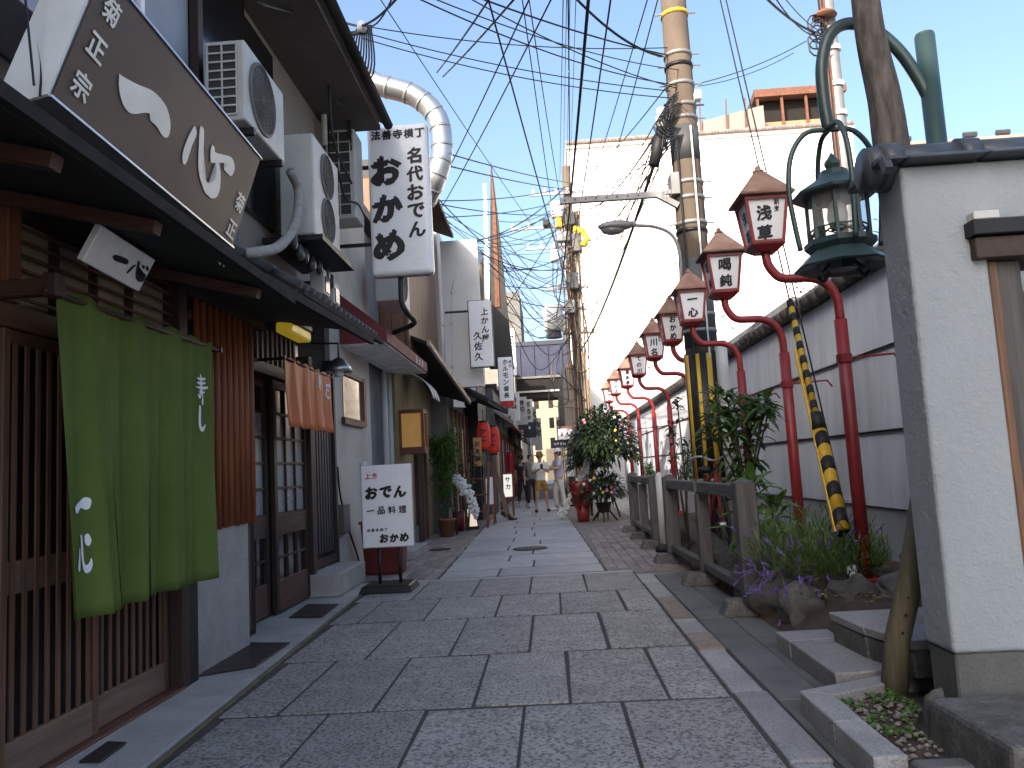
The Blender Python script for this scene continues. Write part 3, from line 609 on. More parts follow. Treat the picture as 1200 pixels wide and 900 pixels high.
MB().box(F2-.05, 8.13, .03, F2+.09, 8.24, 2.5).build('post', w_dark, b2, bevel=.004)
MB().box(F2-.05, 6.41, .0, F2+.06, 6.49, 2.5).build('post', w_redz, b2, bevel=.004)
m_navy = mat('navy_slats', (.022, .028, .045), (.014, .018, .03), rough=.55)
npn = MB().box(F2-.05, 8.25, .36, F2-.02, 9.2, 2.4).build('slat_panel', m_inside, b2)
for i in range(9): MB().box(F2-.02, 8.27+i*.104, .4, F2+.015, 8.335+i*.104, 2.4).build('slat', m_navy, npn, bevel=.003)
MB().box(F2-.03, 8.25, .27, F2+.04, 9.22, .36).build('sill', w_darky, npn)
MB().box(F2-.05, 9.2, .03, F2+.05, 9.27, 2.6).build('corner_post', w_dark, b2)
stp = MB().box(-2.6, 8.12, .018, -2.2, 9.25, .25).build('step_block', m_concrete, None, bevel=.015, seg=2); tag(stp, 'pale concrete step block below the navy slatted panel', 'step')
mat_grey = m_concrete
# orange curtain
m_orange = leafmat('orange_cotton', (.75, .27, .11), (.62, .2, .08), .25)
on_ = thing('orange_curtain', 'short orange shop curtain with white characters over the glazed door', 'curtain', (-2.25, 7.4, 1.64))
P0 = oX(333, 420, -2.25); P1 = oX(388, 441, -2.25); P1.z = P0.z
opt, oout = noren(on_, P0, P1, .61, 5, m_orange, 5, .018, .6, 5.5, flare=.02, nu=16, nv=12)
MB().tube([P0+V(0, -.06, 0), P1+V(0, .06, 0)], .011, 8).build('pole', m_black, on_, smooth=True)
for q in (P0, P1): MB().bar((F2, q.y, q.z), (-2.24, q.y, q.z), .02, .025).build('bracket', m_black, on_)
nout = oout
on_noren(3, SU, .1, .3, .13, root=on_, pt=opt, L=.61, wdt=.29); on_noren(4, SHIN, .1, .42, .11, root=on_, pt=opt, L=.61, wdt=.29); on_noren(4, ICHI, .2, .25, .09, root=on_, pt=opt, L=.61, wdt=.29)
# yellow strip lamp under the eave, dome lamp
yl = thing('eave_lamp', 'yellow strip lamp under the eave beside the cedar slats', 'lamp', (-2.1, 6.55, 2.4))
MB().box(-2.17, 6.25, 2.5, -2.03, 6.85, 2.58).build('housing', m_black, yl, bevel=.01)
MB().box(-2.165, 6.27, 2.41, -2.035, 6.83, 2.499).build('diffuser', mat('yellow_cover', (.5, .33, .02), (.42, .27, .015), rough=.4, emit=(1, .7, .05), estr=.06), yl, bevel=.02, seg=2)
dl = thing('dome_lamp', 'round metal dome lamp hanging past the orange curtain', 'lamp', oX(397, 440, -2.25))
c = oX(397, 432, -2.25)
MB().lathe([(.03, .12), (.06, .1), (.13, .02), (.15, -.04), (.14, -.04), (.05, .06)], c, 20).build('shade', m_alu, dl, smooth=True)
MB().tube([c+V(0, 0, .1), c+V(0, 0, .28), c+V(-.3, 0, .3)], .012, 6).build('stem', m_black, dl); MB().lathe([(.05, -.09), (.06, -.04), (.03, .02)], c, 12).build('bulb', m_signwhite, dl, smooth=True)

# ================================================================ LEFT: third shop (cream wall, burgundy awning)
b3 = thing('oden_shop_building', 'cream shop with burgundy awning and small square window', 'shop', (-5, 11, 0))
MB().box(-8.5, 9.281, 0, F2, 11.35, 5.0).build('front_wall', m_cream, b3)
MB().box(-8.5, 11.351, 0, F2-.12, 12.75, 5.0).build('side_wall', m_render, b3)
MB().box(-8.6, 9.3, 5.0, F2+.08, 12.8, 5.14).build('roof_slab', m_roofdark, b3)
m_mirror = mat('window_glass', (.55, .47, .38), (.48, .42, .35), rough=.06, spec=.9, metal=.75)
wn3 = MB().box(F2+.001, 9.8, 1.97, F2+.014, 10.78, 2.5).build('window', m_mirror, b3)
MB().box(F2+.001, 10.78, 1.9, F2+.05, 10.9, 2.56).build('frame', w_redz, wn3); MB().box(F2+.001, 9.72, 1.88, F2+.05, 10.779, 1.965).build('sill', w_browny, wn3); MB().box(F2+.001, 9.72, 2.505, F2+.04, 10.779, 2.56).build('frame', w_browny, wn3)
for u, r, m_ in ((455, .05, m_acwhite), (461, .05, m_acwhite), (469, .055, m_black)):
    p = oX(u, 600, F2+.0); MB().tube([(p.x, p.y, .02), (p.x, p.y, 2.85)], r, 10).build('downpipe', m_, b3, smooth=True)
MB().box(F2+.001, 10.62, 1.28, F2+.05, 10.82, 1.42).build('vent', m_wcap, b3, bevel=.005)
MB().box(F2-.119, 11.36, 0, F2+.02, 12.7, .16).build('plinth', m_concrete_dk, b3)
MB().tube(arc([V(F2+.02, 9.4, 1.35), V(F2+.03, 9.45, 1.0), V(F2+.03, 9.75, .62), V(F2+.03, 10.1, .3), V(F2+.05, 10.3, .03)], 6), .012, 6).build('cable', m_rubber, b3, smooth=True)
MB().box(F2+.001, 9.4, .55, F2+.08, 9.7, .9).build('meter', mat('grey_plastic', (.1, .1, .1), rough=.5), b3, bevel=.01)
m_burg = mat('burgundy_canvas', (.15, .02, .03), (.11, .016, .023), rough=.7, scale=3, dirt=.3, dirtc=(.1, .05, .05))
aw = thing('burgundy_awning', 'burgundy canvas awning over the cream wall below the tall sign', 'awning', (-2.2, 11.4, 2.88))
pr_ = [V(-2.56, 9.75, 3.54), V(-1.95, 9.75, 3.04), V(-1.95, 9.75, 2.885), V(-1.97, 9.75, 2.885), V(-1.97, 9.75, 3.02), V(-2.56, 9.75, 3.5)]
MB().prism([V(-2.555, 9.75, 3.54), V(-1.95, 9.75, 3.04), V(-1.95, 9.75, 2.885), V(-2.555, 9.75, 2.885)], V(0, 3.3, 0)).build('canvas', m_burg, aw)
MB().box(-2.55, 9.78, 2.87, -1.98, 13.02, 2.884).build('soffit', m_signwhite, aw)
letter(aw, 'おかめ', m_whiteink, V(-1.95, 12.0, 2.963), (0, 1, 0), (0, 0, 1), .15, bold=.02, step=1.8)
# tall projecting sign
ok = thing('tall_projecting_sign', 'tall white lit sign with black characters projecting over the burgundy awning', 'sign', (-1.67, 9.6, 3.65))
MB().box(-2.06, 9.5, 3.66, -1.3, 9.72, 5.6).build('cabinet', m_signwhite, ok, bevel=.06, seg=4)
MB().box(-2.07, 9.54, 3.65, -1.29, 9.68, 5.61).build('frame', m_alu, ok, bevel=.06, seg=4)
ex, ez = V(1, 0, 0), V(0, 0, 1)
letter(ok, '法善寺横丁', m_ink, V(-1.945, 9.498, 5.46), ex, ez, .15, bold=.045, step=.93)
letter(ok, '名代おでん', m_ink, V(-1.47, 9.498, 5.17), ex, ez, .25, True, bold=.05, step=.95)
letter(ok, 'おかめ', m_ink, V(-1.83, 9.498, 5.0), ex, ez, .44, True, bold=.085, step=1.1, wob=.05)
MB().tube(arc([V(-1.72, 9.62, 3.66), V(-1.72, 9.62, 3.35), V(-1.66, 9.65, 3.2), V(-1.62, 9.9, 3.12), V(-1.93, 10.1, 3.05)], 5), .035, 8).build('support_pipe', m_black, ok, smooth=True)
for z in (4.1, 5.1): MB().bar((-2.6, 9.62, z), (-2.05, 9.62, z), .04, .04).build('bracket', m_black, ok)
ac_unit('air_conditioner', 'outdoor unit with its dark coil side beside the tall lit sign', -2.1, 9.0, 9.4, 4.25, 5.35, .36, [])
ac_unit('air_conditioner', 'white outdoor unit with round fan below the tall lit sign', -2.0, 11.0, 11.9, 3.68, 4.42, .34, [(11.35, 4.05, .3)], False)
# standing sign on the ground
ss = thing('standing_sign', 'white standing sign on a black base in front of the cream wall', 'sign', (-1.78, 8.55, 0))
MB().box(-2.04, 8.5, .455, -1.5, 8.6, 1.325).build('panel', m_signwhite, ss, bevel=.008)
MB().box(-2.045, 8.52, .45, -1.495, 8.58, 1.33).build('frame', m_alu, ss)
for x in (-1.88, -1.66): MB().tube([(x, 8.55, .07), (x, 8.55, .46)], .018, 8).build('leg', m_black, ss, smooth=True)
MB().hexa([V(-2.06, 8.3, .0), V(-1.5, 8.3, .0), V(-1.5, 8.82, .0), V(-2.06, 8.82, .0)], [V(-2.03, 8.33, .075), V(-1.53, 8.33, .075), V(-1.53, 8.79, .075), V(-2.03, 8.79, .075)]).build('base', m_black, ss, bevel=.01)
letter(ss, '上方', m_inkred, V(-1.965, 8.498, 1.215), ex, ez, .075, bold=.03)
letter(ss, 'おでん', m_ink, V(-1.93, 8.498, 1.035), ex, ez, .155, bold=.085, step=.99)
letter(ss, '一品料理', m_ink, V(-1.945, 8.498, .845), ex, ez, .1, bold=.035, step=1.15)
letter(ss, '法善寺横丁', m_ink, V(-1.975, 8.498, .64), ex, ez, .045, bold=.02, step=1.05)
letter(ss, 'おかめ', m_ink, V(-1.81, 8.498, .55), ex, ez, .11, bold=.085, step=.98)
bx = thing('red_bin', 'dark red tapered bin behind the white standing sign', 'bin', (-2.22, 10.1, 0))
MB().hexa([V(-2.36, 9.9, 0), V(-1.9, 9.9, 0), V(-1.9, 10.2, 0), V(-2.36, 10.2, 0)], [V(-2.4, 9.88, .62), V(-1.86, 9.88, .62), V(-1.86, 10.24, .62), V(-2.4, 10.24, .62)]).build('body', mat('dark_red_plastic', (.14, .018, .015), rough=.4), bx, bevel=.02, seg=2)
MB().box(-2.42, 9.86, .621, -1.84, 10.26, .66).build('rim', m_red, bx, bevel=.012)
st2 = MB().box(-2.55, 11.4, 0, -2.0, 12.6, .14).build('doorstep', m_concrete, None, bevel=.012); tag(st2, 'low concrete doorstep past the white standing sign', 'step')

# ================================================================ LEFT: fourth shop (brown boards above, mustard below)
m_mustard = mat('mustard_wall', (.24, .18, .085), (.19, .14, .068), rough=.85, scale=2, bump=.3, bscale=40, dirt=.4)
m_brownboard = wood('brown_boarding', (.22, .115, .062), (.15, .078, .042), 2, dirt=.3)
m_eave = mat('brown_eave', (.12, .065, .04), (.085, .047, .03), rough=.75, scale=3)
b4 = thing('boarded_house', 'house with brown vertical boards above a mustard wall', 'house', (-5, 15, 0))
MB().box(-8.5, 12.751, 0, -2.45, 16.6, 3.1).build('lower_wall', m_mustard, b4)
MB().box(-2.449, 12.8, 0, -2.41, 15.4, .3).build('dado', m_concrete_dk, b4)
MB().box(-8.5, 12.95, 3.101, -2.25, 16.6, 6.3).build('upper_wall', m_eave, b4)
for i in range(18): MB().box(-2.249, 12.96+i*.202, 3.3, -2.215, 13.155+i*.202, 6.25).build('board', m_brownboard, b4)
for i in range(12): MB().box(-2.3-i*.2, 12.915, 3.3, -2.49-i*.2, 12.949, 6.25).build('board', m_brownboard, b4)
e0 = oX(508, 222, -1.8); e1 = oX(542, 303, -1.8)
MB().hexa([V(-1.8, 12.4, e1.z-.03), V(-1.8, 16.7, e1.z-.03), V(-2.6, 16.7, e1.z+.3), V(-2.6, 12.4, e1.z+.3)], [V(-1.8, 12.4, e1.z+.06), V(-1.8, 16.7, e1.z+.06), V(-2.6, 16.7, e1.z+.42), V(-2.6, 12.4, e1.z+.42)]).build('eave', m_eave, b4)
MB().box(-8.5, 12.95, 6.301, -2.62, 16.6, 6.6).build('roof_slab', m_roofdark, b4)
c0 = oY(500, 404, 13.1); c1 = oY(549, 473, 16.6)
cn = MB().hexa([V(-2.5, 13.08, c0.z+.25), c0, c1, V(-2.5, 16.6, c1.z+.3)], [V(-2.5, 13.08, c0.z+.3), c0+V(0, 0, .06), c1+V(0, 0, .06), V(-2.5, 16.6, c1.z+.36)]).build('lower_canopy', m_soot, b4)
MB().bar(c0+V(.03, 0, .03), c1+V(.03, 0, .03), .05, .09).build('canopy_trim', mat('beige_trim', (.36, .28, .2), (.27, .21, .15), rough=.6, scale=4), cn)
MB().box(-2.449, 14.3, .02, -2.38, 15.3, 2.2).build('door', w_dark, b4); MB().box(-2.38, 14.75, .02, -2.36, 14.85, 2.2).build('door_post', w_redz, b4)
wl = thing('wall_lantern', 'wooden box lantern glowing amber on the mustard wall', 'lantern', (-2.3, 13.2, 1.55))
m_amber = mat('amber_paper', (.34, .21, .075), (.27, .165, .055), rough=.6, emit=(1, .5, .12), estr=.06)
MB().box(-2.44, 13.02, 1.66, -2.08, 13.34, 2.22).build('paper', m_amber, wl)
for x, y in ((-2.44, 13.0), (-2.06, 13.0), (-2.44, 13.36), (-2.06, 13.36)): MB().box(x-.025, y-.025, 1.55, x+.025, y+.025, 2.28).build('corner_post', w_redz, wl)
MB().box(-2.46, 12.985, 1.55, -2.04, 13.37, 1.659).build('base', w_browny, wl); MB().box(-2.46, 12.985, 2.221, -2.04, 13.37, 2.28).build('top', w_browny, wl)
sa = thing('striped_blind', 'rolled white and black striped blind above the amber wall lantern', 'blind', (-2.2, 13.6, 2.35))
for i in range(5):
    MB().grid(lambda a, b: (-2.42+.5*math.sin(b*1.4), 13.45+.16*(i+a), 2.95-.55*(1-math.cos(b*1.4))), 1, 8).build('stripe', m_wcap if i % 2 == 0 else m_black, sa, smooth=True, solid=.012, fixn=False)
# ducts on the roofs
d1 = thing('silver_duct', 'fat silver spiral duct looping over the roof behind the tall sign', 'duct', oY(470, 120, 11.6))
pp = arc([oY(408, 78, 11.6), oY(440, 98, 11.6), oY(485, 112, 11.6), oY(512, 138, 11.6), oY(518, 178, 11.6), oY(510, 210, 11.6), oY(498, 236, 11.8)], 6)
MB().tube(pp, .165, 16).build('pipe', m_galv, d1, smooth=True)
for k in range(2, len(pp)-1, 3):
    t_ = (pp[k+1]-pp[k-1]).normalized()*.02; MB().tube([pp[k]-t_, pp[k]+t_], .173, 16).build('seam_band', m_galv, d1, smooth=True)
d2 = thing('grey_duct', 'grey square duct running down beside the brown boards', 'duct', oY(535, 460, 16.9))
pp = arc([oY(533, 478, 16.9), oY(532, 420, 16.9), oY(531, 360, 16.9), oY(534, 332, 16.9), oY(548, 312, 17.1), oY(556, 298, 17.4)], 5)
MB().tube(pp, .21, 4).build('pipe', m_galv, d2)
for k in range(0, len(pp)-6, 4): MB().tube([pp[k], pp[k]+V(0, 0, .03)], .235, 4).build('flange', m_galv, d2)
d3 = thing('white_duct', 'slim pale duct standing behind the grey square duct', 'duct', oY(553, 460, 17.8))
MB().tube([oY(551, 470, 17.8), oY(549, 320, 17.8)], .13, 4).build('pipe', m_wcap, d3); MB().tube(arc([oY(563, 420, 18.0), oY(562, 310, 18.0), oY(558, 298, 18.0), oY(551, 296, 18.0)], 5), .1, 8).build('pipe', mat('brown_pipe', (.2, .15, .1), rough=.5), d3, smooth=True)

# ================================================================ LEFT: farther shops
m_whitewall = mat('white_wall', (.72, .71, .68), (.66, .65, .62), rough=.85, scale=1.5, dirt=.25, dirtc=(.4, .38, .35), dirts=1.2)
m_greywall = mat('far_grey_wall', (.16, .155, .15), (.11, .108, .105), rough=.8, scale=2, dirt=.4)
m_blackwall = mat('black_cladding', (.022, .021, .021), (.014, .014, .014), rough=.6, scale=3)
b5 = thing('white_upper_house', 'white-walled house with dark tiled porch past the brown boards', 'house', (-4.5, 18.4, 0))
MB().box(-8.5, 16.601, 0, -2.1, 20.0, 3.2).build('lower_wall', m_greywall, b5)
MB().box(-8.5, 16.9, 3.201, -2.2, 20.0, 6.6).build('upper_wall', m_whitewall, b5)
MB().box(-2.1, 16.7, 3.0, -1.3, 16.95, 6.2).build('wing_wall', m_whitewall, b5)
r5 = MB().hexa([V(-2.1, 16.9, 3.1), V(-1.25, 16.9, 2.66), V(-1.0, 20.2, 2.6), V(-2.1, 20.2, 3.1)], [V(-2.1, 16.9, 3.18), V(-1.25, 16.9, 2.72), V(-1.0, 20.2, 2.66), V(-2.1, 20.2, 3.18)]).build('porch_roof', m_soot, b5)
for i in range(17):
    a = i/16.5; q0 = V(-1.23+.25*a, 17+3.1*a, 2.72-.06*a); q1 = V(-2.1, 17+3.1*a, 3.19); MB().tube([q0, q1], .055, 6).build('roof_tile', m_tile, r5, smooth=True)
for i in range(4): MB().box(-2.099, 17.1+i*.72, .3, -2.06, 17.7+i*.72, 2.2).build('shop_window', m_pane_dark if i % 2 else m_frost, b5)
for i in range(5): MB().box(-2.099, 17.0+i*.72, .02, -2.02, 17.09+i*.72, 2.6).build('post', w_redz, b5)
b6 = thing('black_sign_tower', 'tall black fronted house with rusty steel edge against the sky', 'house', (-3, 21.5, 0))
MB().box(-7, 20.001, 0, -1.75, 23.0, 4.6).build('wall', m_blackwall, b6)
m_rust = mat('rusty_steel', (.19, .075, .04), (.1, .045, .03), rough=.8, scale=9, dirt=.5, dirtc=(.06, .04, .03), dirts=4)
pt_ = lambda u, v: oY(u, v, 20.3)
MB().prism([pt_(575, 188), pt_(574, 330), pt_(573, 430), pt_(602, 430), pt_(594, 360), pt_(584, 262)], V(0, .5, 0)).build('fin', m_blackwall, b6)
MB().prism([oY(575, 186, 20.27), oY(577, 250, 20.27), oY(580, 360, 20.27), oY(586, 360, 20.27), oY(581, 250, 20.27)], V(0, .025, 0)).build('steel_edge', m_rust, b6)
MB().prism([oY(566, 215, 20.25), oY(570, 400, 20.25), oY(575, 400, 20.25), oY(570, 215, 20.25)], V(0, .04, 0)).build('pale_strip', m_whitewall, b6)
for i in range(5): MB().box(-1.749, 20.2+i*.55, .4, -1.71, 20.65+i*.55, 2.1).build('shop_window', m_pane_dark, b6)
def lit_sign(name, label, u0, v0, u1, v1, Y, texts, red=None, d=.14):
    a = oY(u0, v0, Y); b = oY(u1, v1, Y); t = thing(name, label, 'sign', ((a.x+b.x)/2, Y, b.z))
    MB().box(a.x, Y, b.z, b.x, Y+d, a.z).build('cabinet', m_signwhite, t, bevel=.015); MB().box(a.x-.012, Y+.02, b.z-.012, b.x+.012, Y+d-.02, a.z+.012).build('frame', m_black, t)
    MB().bar((a.x-.5, Y+d/2, a.z-.2), (a.x, Y+d/2, a.z-.2), .04, .04).build('bracket', m_black, t)
    for tx, fx, fz, s, bo in texts: letter(t, tx, m_ink, V(a.x+(b.x-a.x)*fx, Y-.002, a.z-(a.z-b.z)*fz), ex, ez, s, True, bold=bo)
    if red: MB().box(a.x+.01, Y-.004, b.z+.01, b.x-.01, Y-.001, b.z+(a.z-b.z)*red).build('red_band', m_inkred, t)
    return t
lit_sign('projecting_sign', 'white projecting sign with two columns of brush characters by the grey duct', 548, 353, 579, 429, 16.3, [('上かん屋', .7, .17, .19, .03), ('久佐久', .36, .53, .22, .03)])
lit_sign('projecting_sign', 'narrow white projecting sign with a red band at its foot', 583, 419, 603, 477, 20.0, [('ホルモン番長', .5, .1, .17, .03), ('焼肉', .85, .1, .1, .02)], .13)
lit_sign('projecting_sign', 'tall narrow white sign with gold edge behind the red-banded sign', 594, 385, 606, 440, 23.5, [('サカナ', .5, .2, .2, .02)])
# two red paper lanterns
for i, (u, v, lb_) in enumerate([(567, 511, 'red paper lantern with black characters nearer the amber board'), (578, 516, 'red paper lantern with black characters nearer the pale awning')]):
    c = oY(u, v, 18.2+.5*i); t = thing('paper_lantern', lb_, 'lantern', (c.x, c.y, c.z-.32), 'red paper lanterns')
    pf = [(.07, -.31), (.11, -.28)]
    for k in range(13): zz = -.27+.045*k; pf.append((.08+.08*math.sqrt(max(0, 1-(zz/.33)**2))+(.006 if k % 2 else -.006), zz))
    MB().lathe(pf+[(.1, .31)], c, 18).build('shade', mat('red_paper', (.5, .03, .02), (.42, .025, .018), rough=.55, emit=(1, .06, .03), estr=.02), t, smooth=True)
    MB().lathe([(.1, .31), (.1, .35), (.02, .36)], c, 12).build('cap', m_black, t); MB().lathe([(.09, -.35), (.09, -.31)], c, 12).build('ring', m_black, t); MB().tube([c+V(0, 0, .35), c+V(0, 0, .6)], .01, 5).build('cord', m_rubber, t)
    letter(t, 'かに', m_ink, c+V(-.01, -.165, .1), ex, ez, .17, True, bold=.05, depth=.02)
# wooden hanging board, easels, menu boards in front of the farther shops
def board(name, label, cat, u0, v0, u1, v1, Y, m_, frame=None, txt=None, lean=0, legs=False, ts=.1, tm=None):
    a = oY(u0, v0, Y); b = oY(u1, v1, Y); z0 = b.z
    t = thing(name, label, cat, ((a.x+b.x)/2, Y, 0 if legs else b.z))
    MB().hexa([V(a.x, Y, b.z), V(b.x, Y, b.z), V(b.x, Y+.05, b.z), V(a.x, Y+.05, b.z)], [V(a.x, Y+lean, a.z), V(b.x, Y+lean, a.z), V(b.x, Y+lean+.05, a.z), V(a.x, Y+lean+.05, a.z)]).build('panel', m_, t, bevel=.006)
    if frame:
        for x in (a.x, b.x): MB().bar((x, Y+.01, b.z-.02), (x, Y+lean+.01, a.z+.02), .05, .06).build('frame', frame, t)
        MB().bar((a.x, Y+lean+.01, a.z), (b.x, Y+lean+.01, a.z), .05, .05).build('frame', frame, t); MB().bar((a.x, Y+.01, b.z), (b.x, Y+.01, b.z), .05, .05).build('frame', frame, t)
    if legs:
        for x in (a.x+.03, b.x-.03):
            MB().bar((x, Y-.05, 0), (x, Y+.02, b.z+.03), .04, .04).build('leg', frame or w_dark, t); MB().bar((x, Y+.42, 0), (x, Y+lean+.08, a.z-.1), .035, .035).build('leg', frame or w_dark, t)
    if txt: letter(t, txt, tm or m_ink, V((a.x+b.x)/2, Y-.003+lean*.3, a.z-ts), ex, ez, ts, True, bold=.03, step=1.15)
    return t
board('hanging_board', 'amber wooden board with black characters hanging before the porch', 'sign', 554, 513, 565, 546, 17.4, wood('amber_board', (.45, .24, .09), (.36, .18, .06), 2), None, 'お食事', ts=.14)
board('easel_menu', 'paper menu on a wooden easel outside the porch', 'menu', 567, 558, 580, 592, 18.0, m_signwhite, w_redz, None, .12, True)
board('lit_sign_board', 'white glowing sign board with wooden frame leaning on the left side', 'sign', 588, 555, 602, 583, 20.6, mat('glow_board', (.78, .76, .7), (.74, .72, .66), emit=(1, .95, .85), estr=.25), w_redz, 'サカバ', .12, True, ts=.16)
ldr = thing('wooden_ladder_rack', 'wooden rack with sloping side rails outside the porch', 'rack', (-1.62, 17.3, 0))
for x in (-1.85, -1.4): MB().bar((x, 17.0, 0), (x+.05, 17.5, 1.4), .05, .05).build('rail', w_redz, ldr)
for z in (.35, .7, 1.05): MB().bar((-1.85, 17.0+z*.36, z), (-1.4, 17.0+z*.36, z), .12, .03).build('rung', w_redz, ldr)
pb = thing('leaning_plank_board', 'tall dark plank board leaning outside the porch', 'board', (-1.3, 19.4, 0))
MB().bar((-1.05, 19.2, .02), (-1.5, 19.5, 1.75), .12, .05, (0, 1, 0)).build('plank', w_panel, pb); MB().bar((-.92, 19.22, .0), (-1.2, 19.35, .2), .2, .1).build('foot', w_dark, pb)
# far left row of shopfronts
m_wcapg = mat('aged_sign_panel', (.42, .42, .42), (.34, .34, .34), rough=.5)
fm = [m_greywall, m_beige, m_blackwall, m_render, m_whitewall, m_greywall]
labs = ['low grey far shop with a pale awning on the left', 'beige far shop on the left with small signs', 'black fronted far shop on the left', 'grey rendered far shop on the left', 'white far house on the left near the footbridge', 'last grey shop on the left before the footbridge']
y = 23.0
for i in range(6):
    dpt = 3.6+.4*(i % 3); h = [3.6, 5.2, 6.6, 5.8, 7.4, 6.5][i]; xw = -1.55-.02*i
    t = thing('far_shop', labs[i], 'shop', (xw-1.5, y+dpt/2, 0), 'far shops on the left')
    MB().box(xw-3, y+.001, 0, xw, y+dpt, h).build('wall', fm[i], t)
    MB().box(xw-3, y-.02, h, xw+.12, y+dpt-.05, h+.12).build('roof_edge', m_roofdark, t)
    a_ = MB().hexa([V(xw, y+.1, 2.9), V(xw+.55, y+.1, 2.5), V(xw+.55, y+dpt-.2, 2.5), V(xw, y+dpt-.2, 2.9)], [V(xw, y+.1, 2.98), V(xw+.56, y+.1, 2.62), V(xw+.56, y+dpt-.2, 2.62), V(xw, y+dpt-.2, 2.98)]).build('awning', [m_beige, m_burg, m_soot, m_navy, m_beige, m_soot][i], t)
    for k in range(3):
        ya = y+.2+k*dpt/3; w_ = MB().box(xw+.001, ya, .3 if k != 1 else .02, xw+.03, ya+dpt/3-.25, 2.2).build('window' if k != 1 else 'door', [m_frost, m_pane_dark, m_frostw][(i+k) % 3], t)
        MB().box(xw+.001, ya+dpt/3-.24, .02, xw+.06, ya+dpt/3-.14, 2.4).build('post', w_redz, t)
        if h > 5: MB().box(xw+.001, ya+.1, 3.6, xw+.04, ya+dpt/3-.3, 4.7).build('upper_window', m_pane_dark, t)
    y += dpt
for i, (Y, X, z0, z1, w_, m_) in enumerate([(25, -1.2, 2.55, 3.1, .4, m_wcapg), (28, -1.15, 2.9, 3.9, .4, m_wcapg), (30.5, -1.0, 2.4, 2.9, .5, m_black), (33, -1.05, 3.0, 4.2, .45, m_wcapg), (36, -.85, 2.6, 3.3, .6, m_navy), (39, -.95, 2.9, 4.6, .5, m_wcapg)]):
    t = thing('far_shop_sign', ['small white', 'tall white', 'small black', 'tall cream', 'small navy', 'tallest white'][i]+' projecting sign far down the left side', 'sign', (X, Y, z0), 'far projecting signs')
    MB().box(X-w_/2, Y, z0, X+w_/2, Y+.12, z1).build('cabinet', m_, t, bevel=.01); MB().bar((X-w_, Y+.06, z1-.15), (X-w_/2, Y+.06, z1-.15), .04, .04).build('bracket', m_black, t)
    letter(t, ['酒', '焼鳥', 'スナック', '寿司', '麺', '居酒屋'][i], m_ink if m_ is m_wcapg else m_whiteink, V(X, Y-.003, z1-.25), ex, ez, min(w_*.7, (z1-z0)/4.4), True, bold=.03)
rc = thing('red_banner', 'red cloth banner hanging outside the far left shops', 'banner', (-1.2, 23.6, .3))
MB().grid(lambda a, b: (-1.32+.26*a, 23.5+.05*math.sin(a*9), .5+1.2*b), 8, 8).build('cloth', mat('red_cloth', (.25, .012, .015), rough=.8), rc, smooth=True, solid=.004, fixn=False); MB().tube([(-1.4, 23.5, .0), (-1.4, 23.5, 2.1)], .015, 6).build('pole', m_black, rc); MB().bar((-1.4, 23.5, 1.72), (-1.04, 23.5, 1.72), .012, .012).build('arm', m_black, rc)
# ================================================================ RIGHT: long panelled wall with tiled coping
m_panel = mat('grey_sheet_panel', (.72, .75, .79), (.57, .6, .64), rough=.62, scale=2.2, stretch=(1, 2.2, .35), bump=.25, bscale=30, bstretch=(1, 6, .05), rv=.08, dirt=.45, dirtc=(.33, .34, .36), dirts=1.6)
m_base = mat('wall_base_concrete', (.5, .51, .52), (.4, .41, .42), rough=.85, scale=3, bump=.3, bscale=40, dirt=.5)
pw = thing('panelled_wall', 'long grey panelled garden wall with dark tiled coping behind the red lamp posts', 'wall', (2.95, 17, 0))
MB().box(2.93, 3.9, 0, 3.1, 31.2, 2.72).build('core', m_base, pw)
MB().box(2.9, 3.9, 0, 2.929, 31.2, .685).build('base', m_base, pw)
for r, (z0, z1) in enumerate([(.7, 1.352), (1.368, 2.057), (2.073, 2.73)]):
    y = 3.95-.6*r
    while y < 31:
        y1 = min(y+1.82, 31.2); a = max(y, 3.9)
        MB().hexa([V(2.878, a+.002, z0), V(2.929, a+.002, z0), V(2.929, y1-.002, z0), V(2.878, y1-.002, z0)], [V(2.905, a+.002, z1), V(2.929, a+.002, z1), V(2.929, y1-.002, z1), V(2.905, y1-.002, z1)]).build('panel', m_panel, pw)
        y += 1.82
    MB().box(2.885, 3.9, z1-.002 if r < 2 else z1, 2.9, 31.2, z1+.012).build('seam_strip', m_black, pw)
MB().hexa([V(2.82, 3.9, 2.745), V(3.2, 3.9, 2.745), V(3.2, 31.3, 2.745), V(2.82, 31.3, 2.745)], [V(2.98, 3.9, 2.86), V(3.04, 3.9, 2.86), V(3.04, 31.3, 2.86), V(2.98, 31.3, 2.86)]).build('coping_bed', m_mortar, pw)
m_coptile = mat('coping_tile', (.075, .068, .062), (.045, .042, .04), rough=.55, scale=9, rv=.25, dirt=.5, dirtc=(.14, .11, .08))
ct = None
for i in range(110):
    y = 4.0+i*.248
    if ct is None:
        ct = MB().tube([(2.79, y, 2.775), (2.99, y, 2.9)], [.075, .068], 8).build('coping_tile', m_coptile, pw, smooth=True); y0c = y; continue
    o = ct.copy(); COL.objects.link(o); o.location = (ct.location.x, ct.location.y+y-y0c, ct.location.z+rng.uniform(-.006, .006))
MB().tube([(3.01, 3.9, 2.93), (3.01, 31.3, 2.93)], .075, 10).build('ridge', m_coptile, pw, smooth=True)
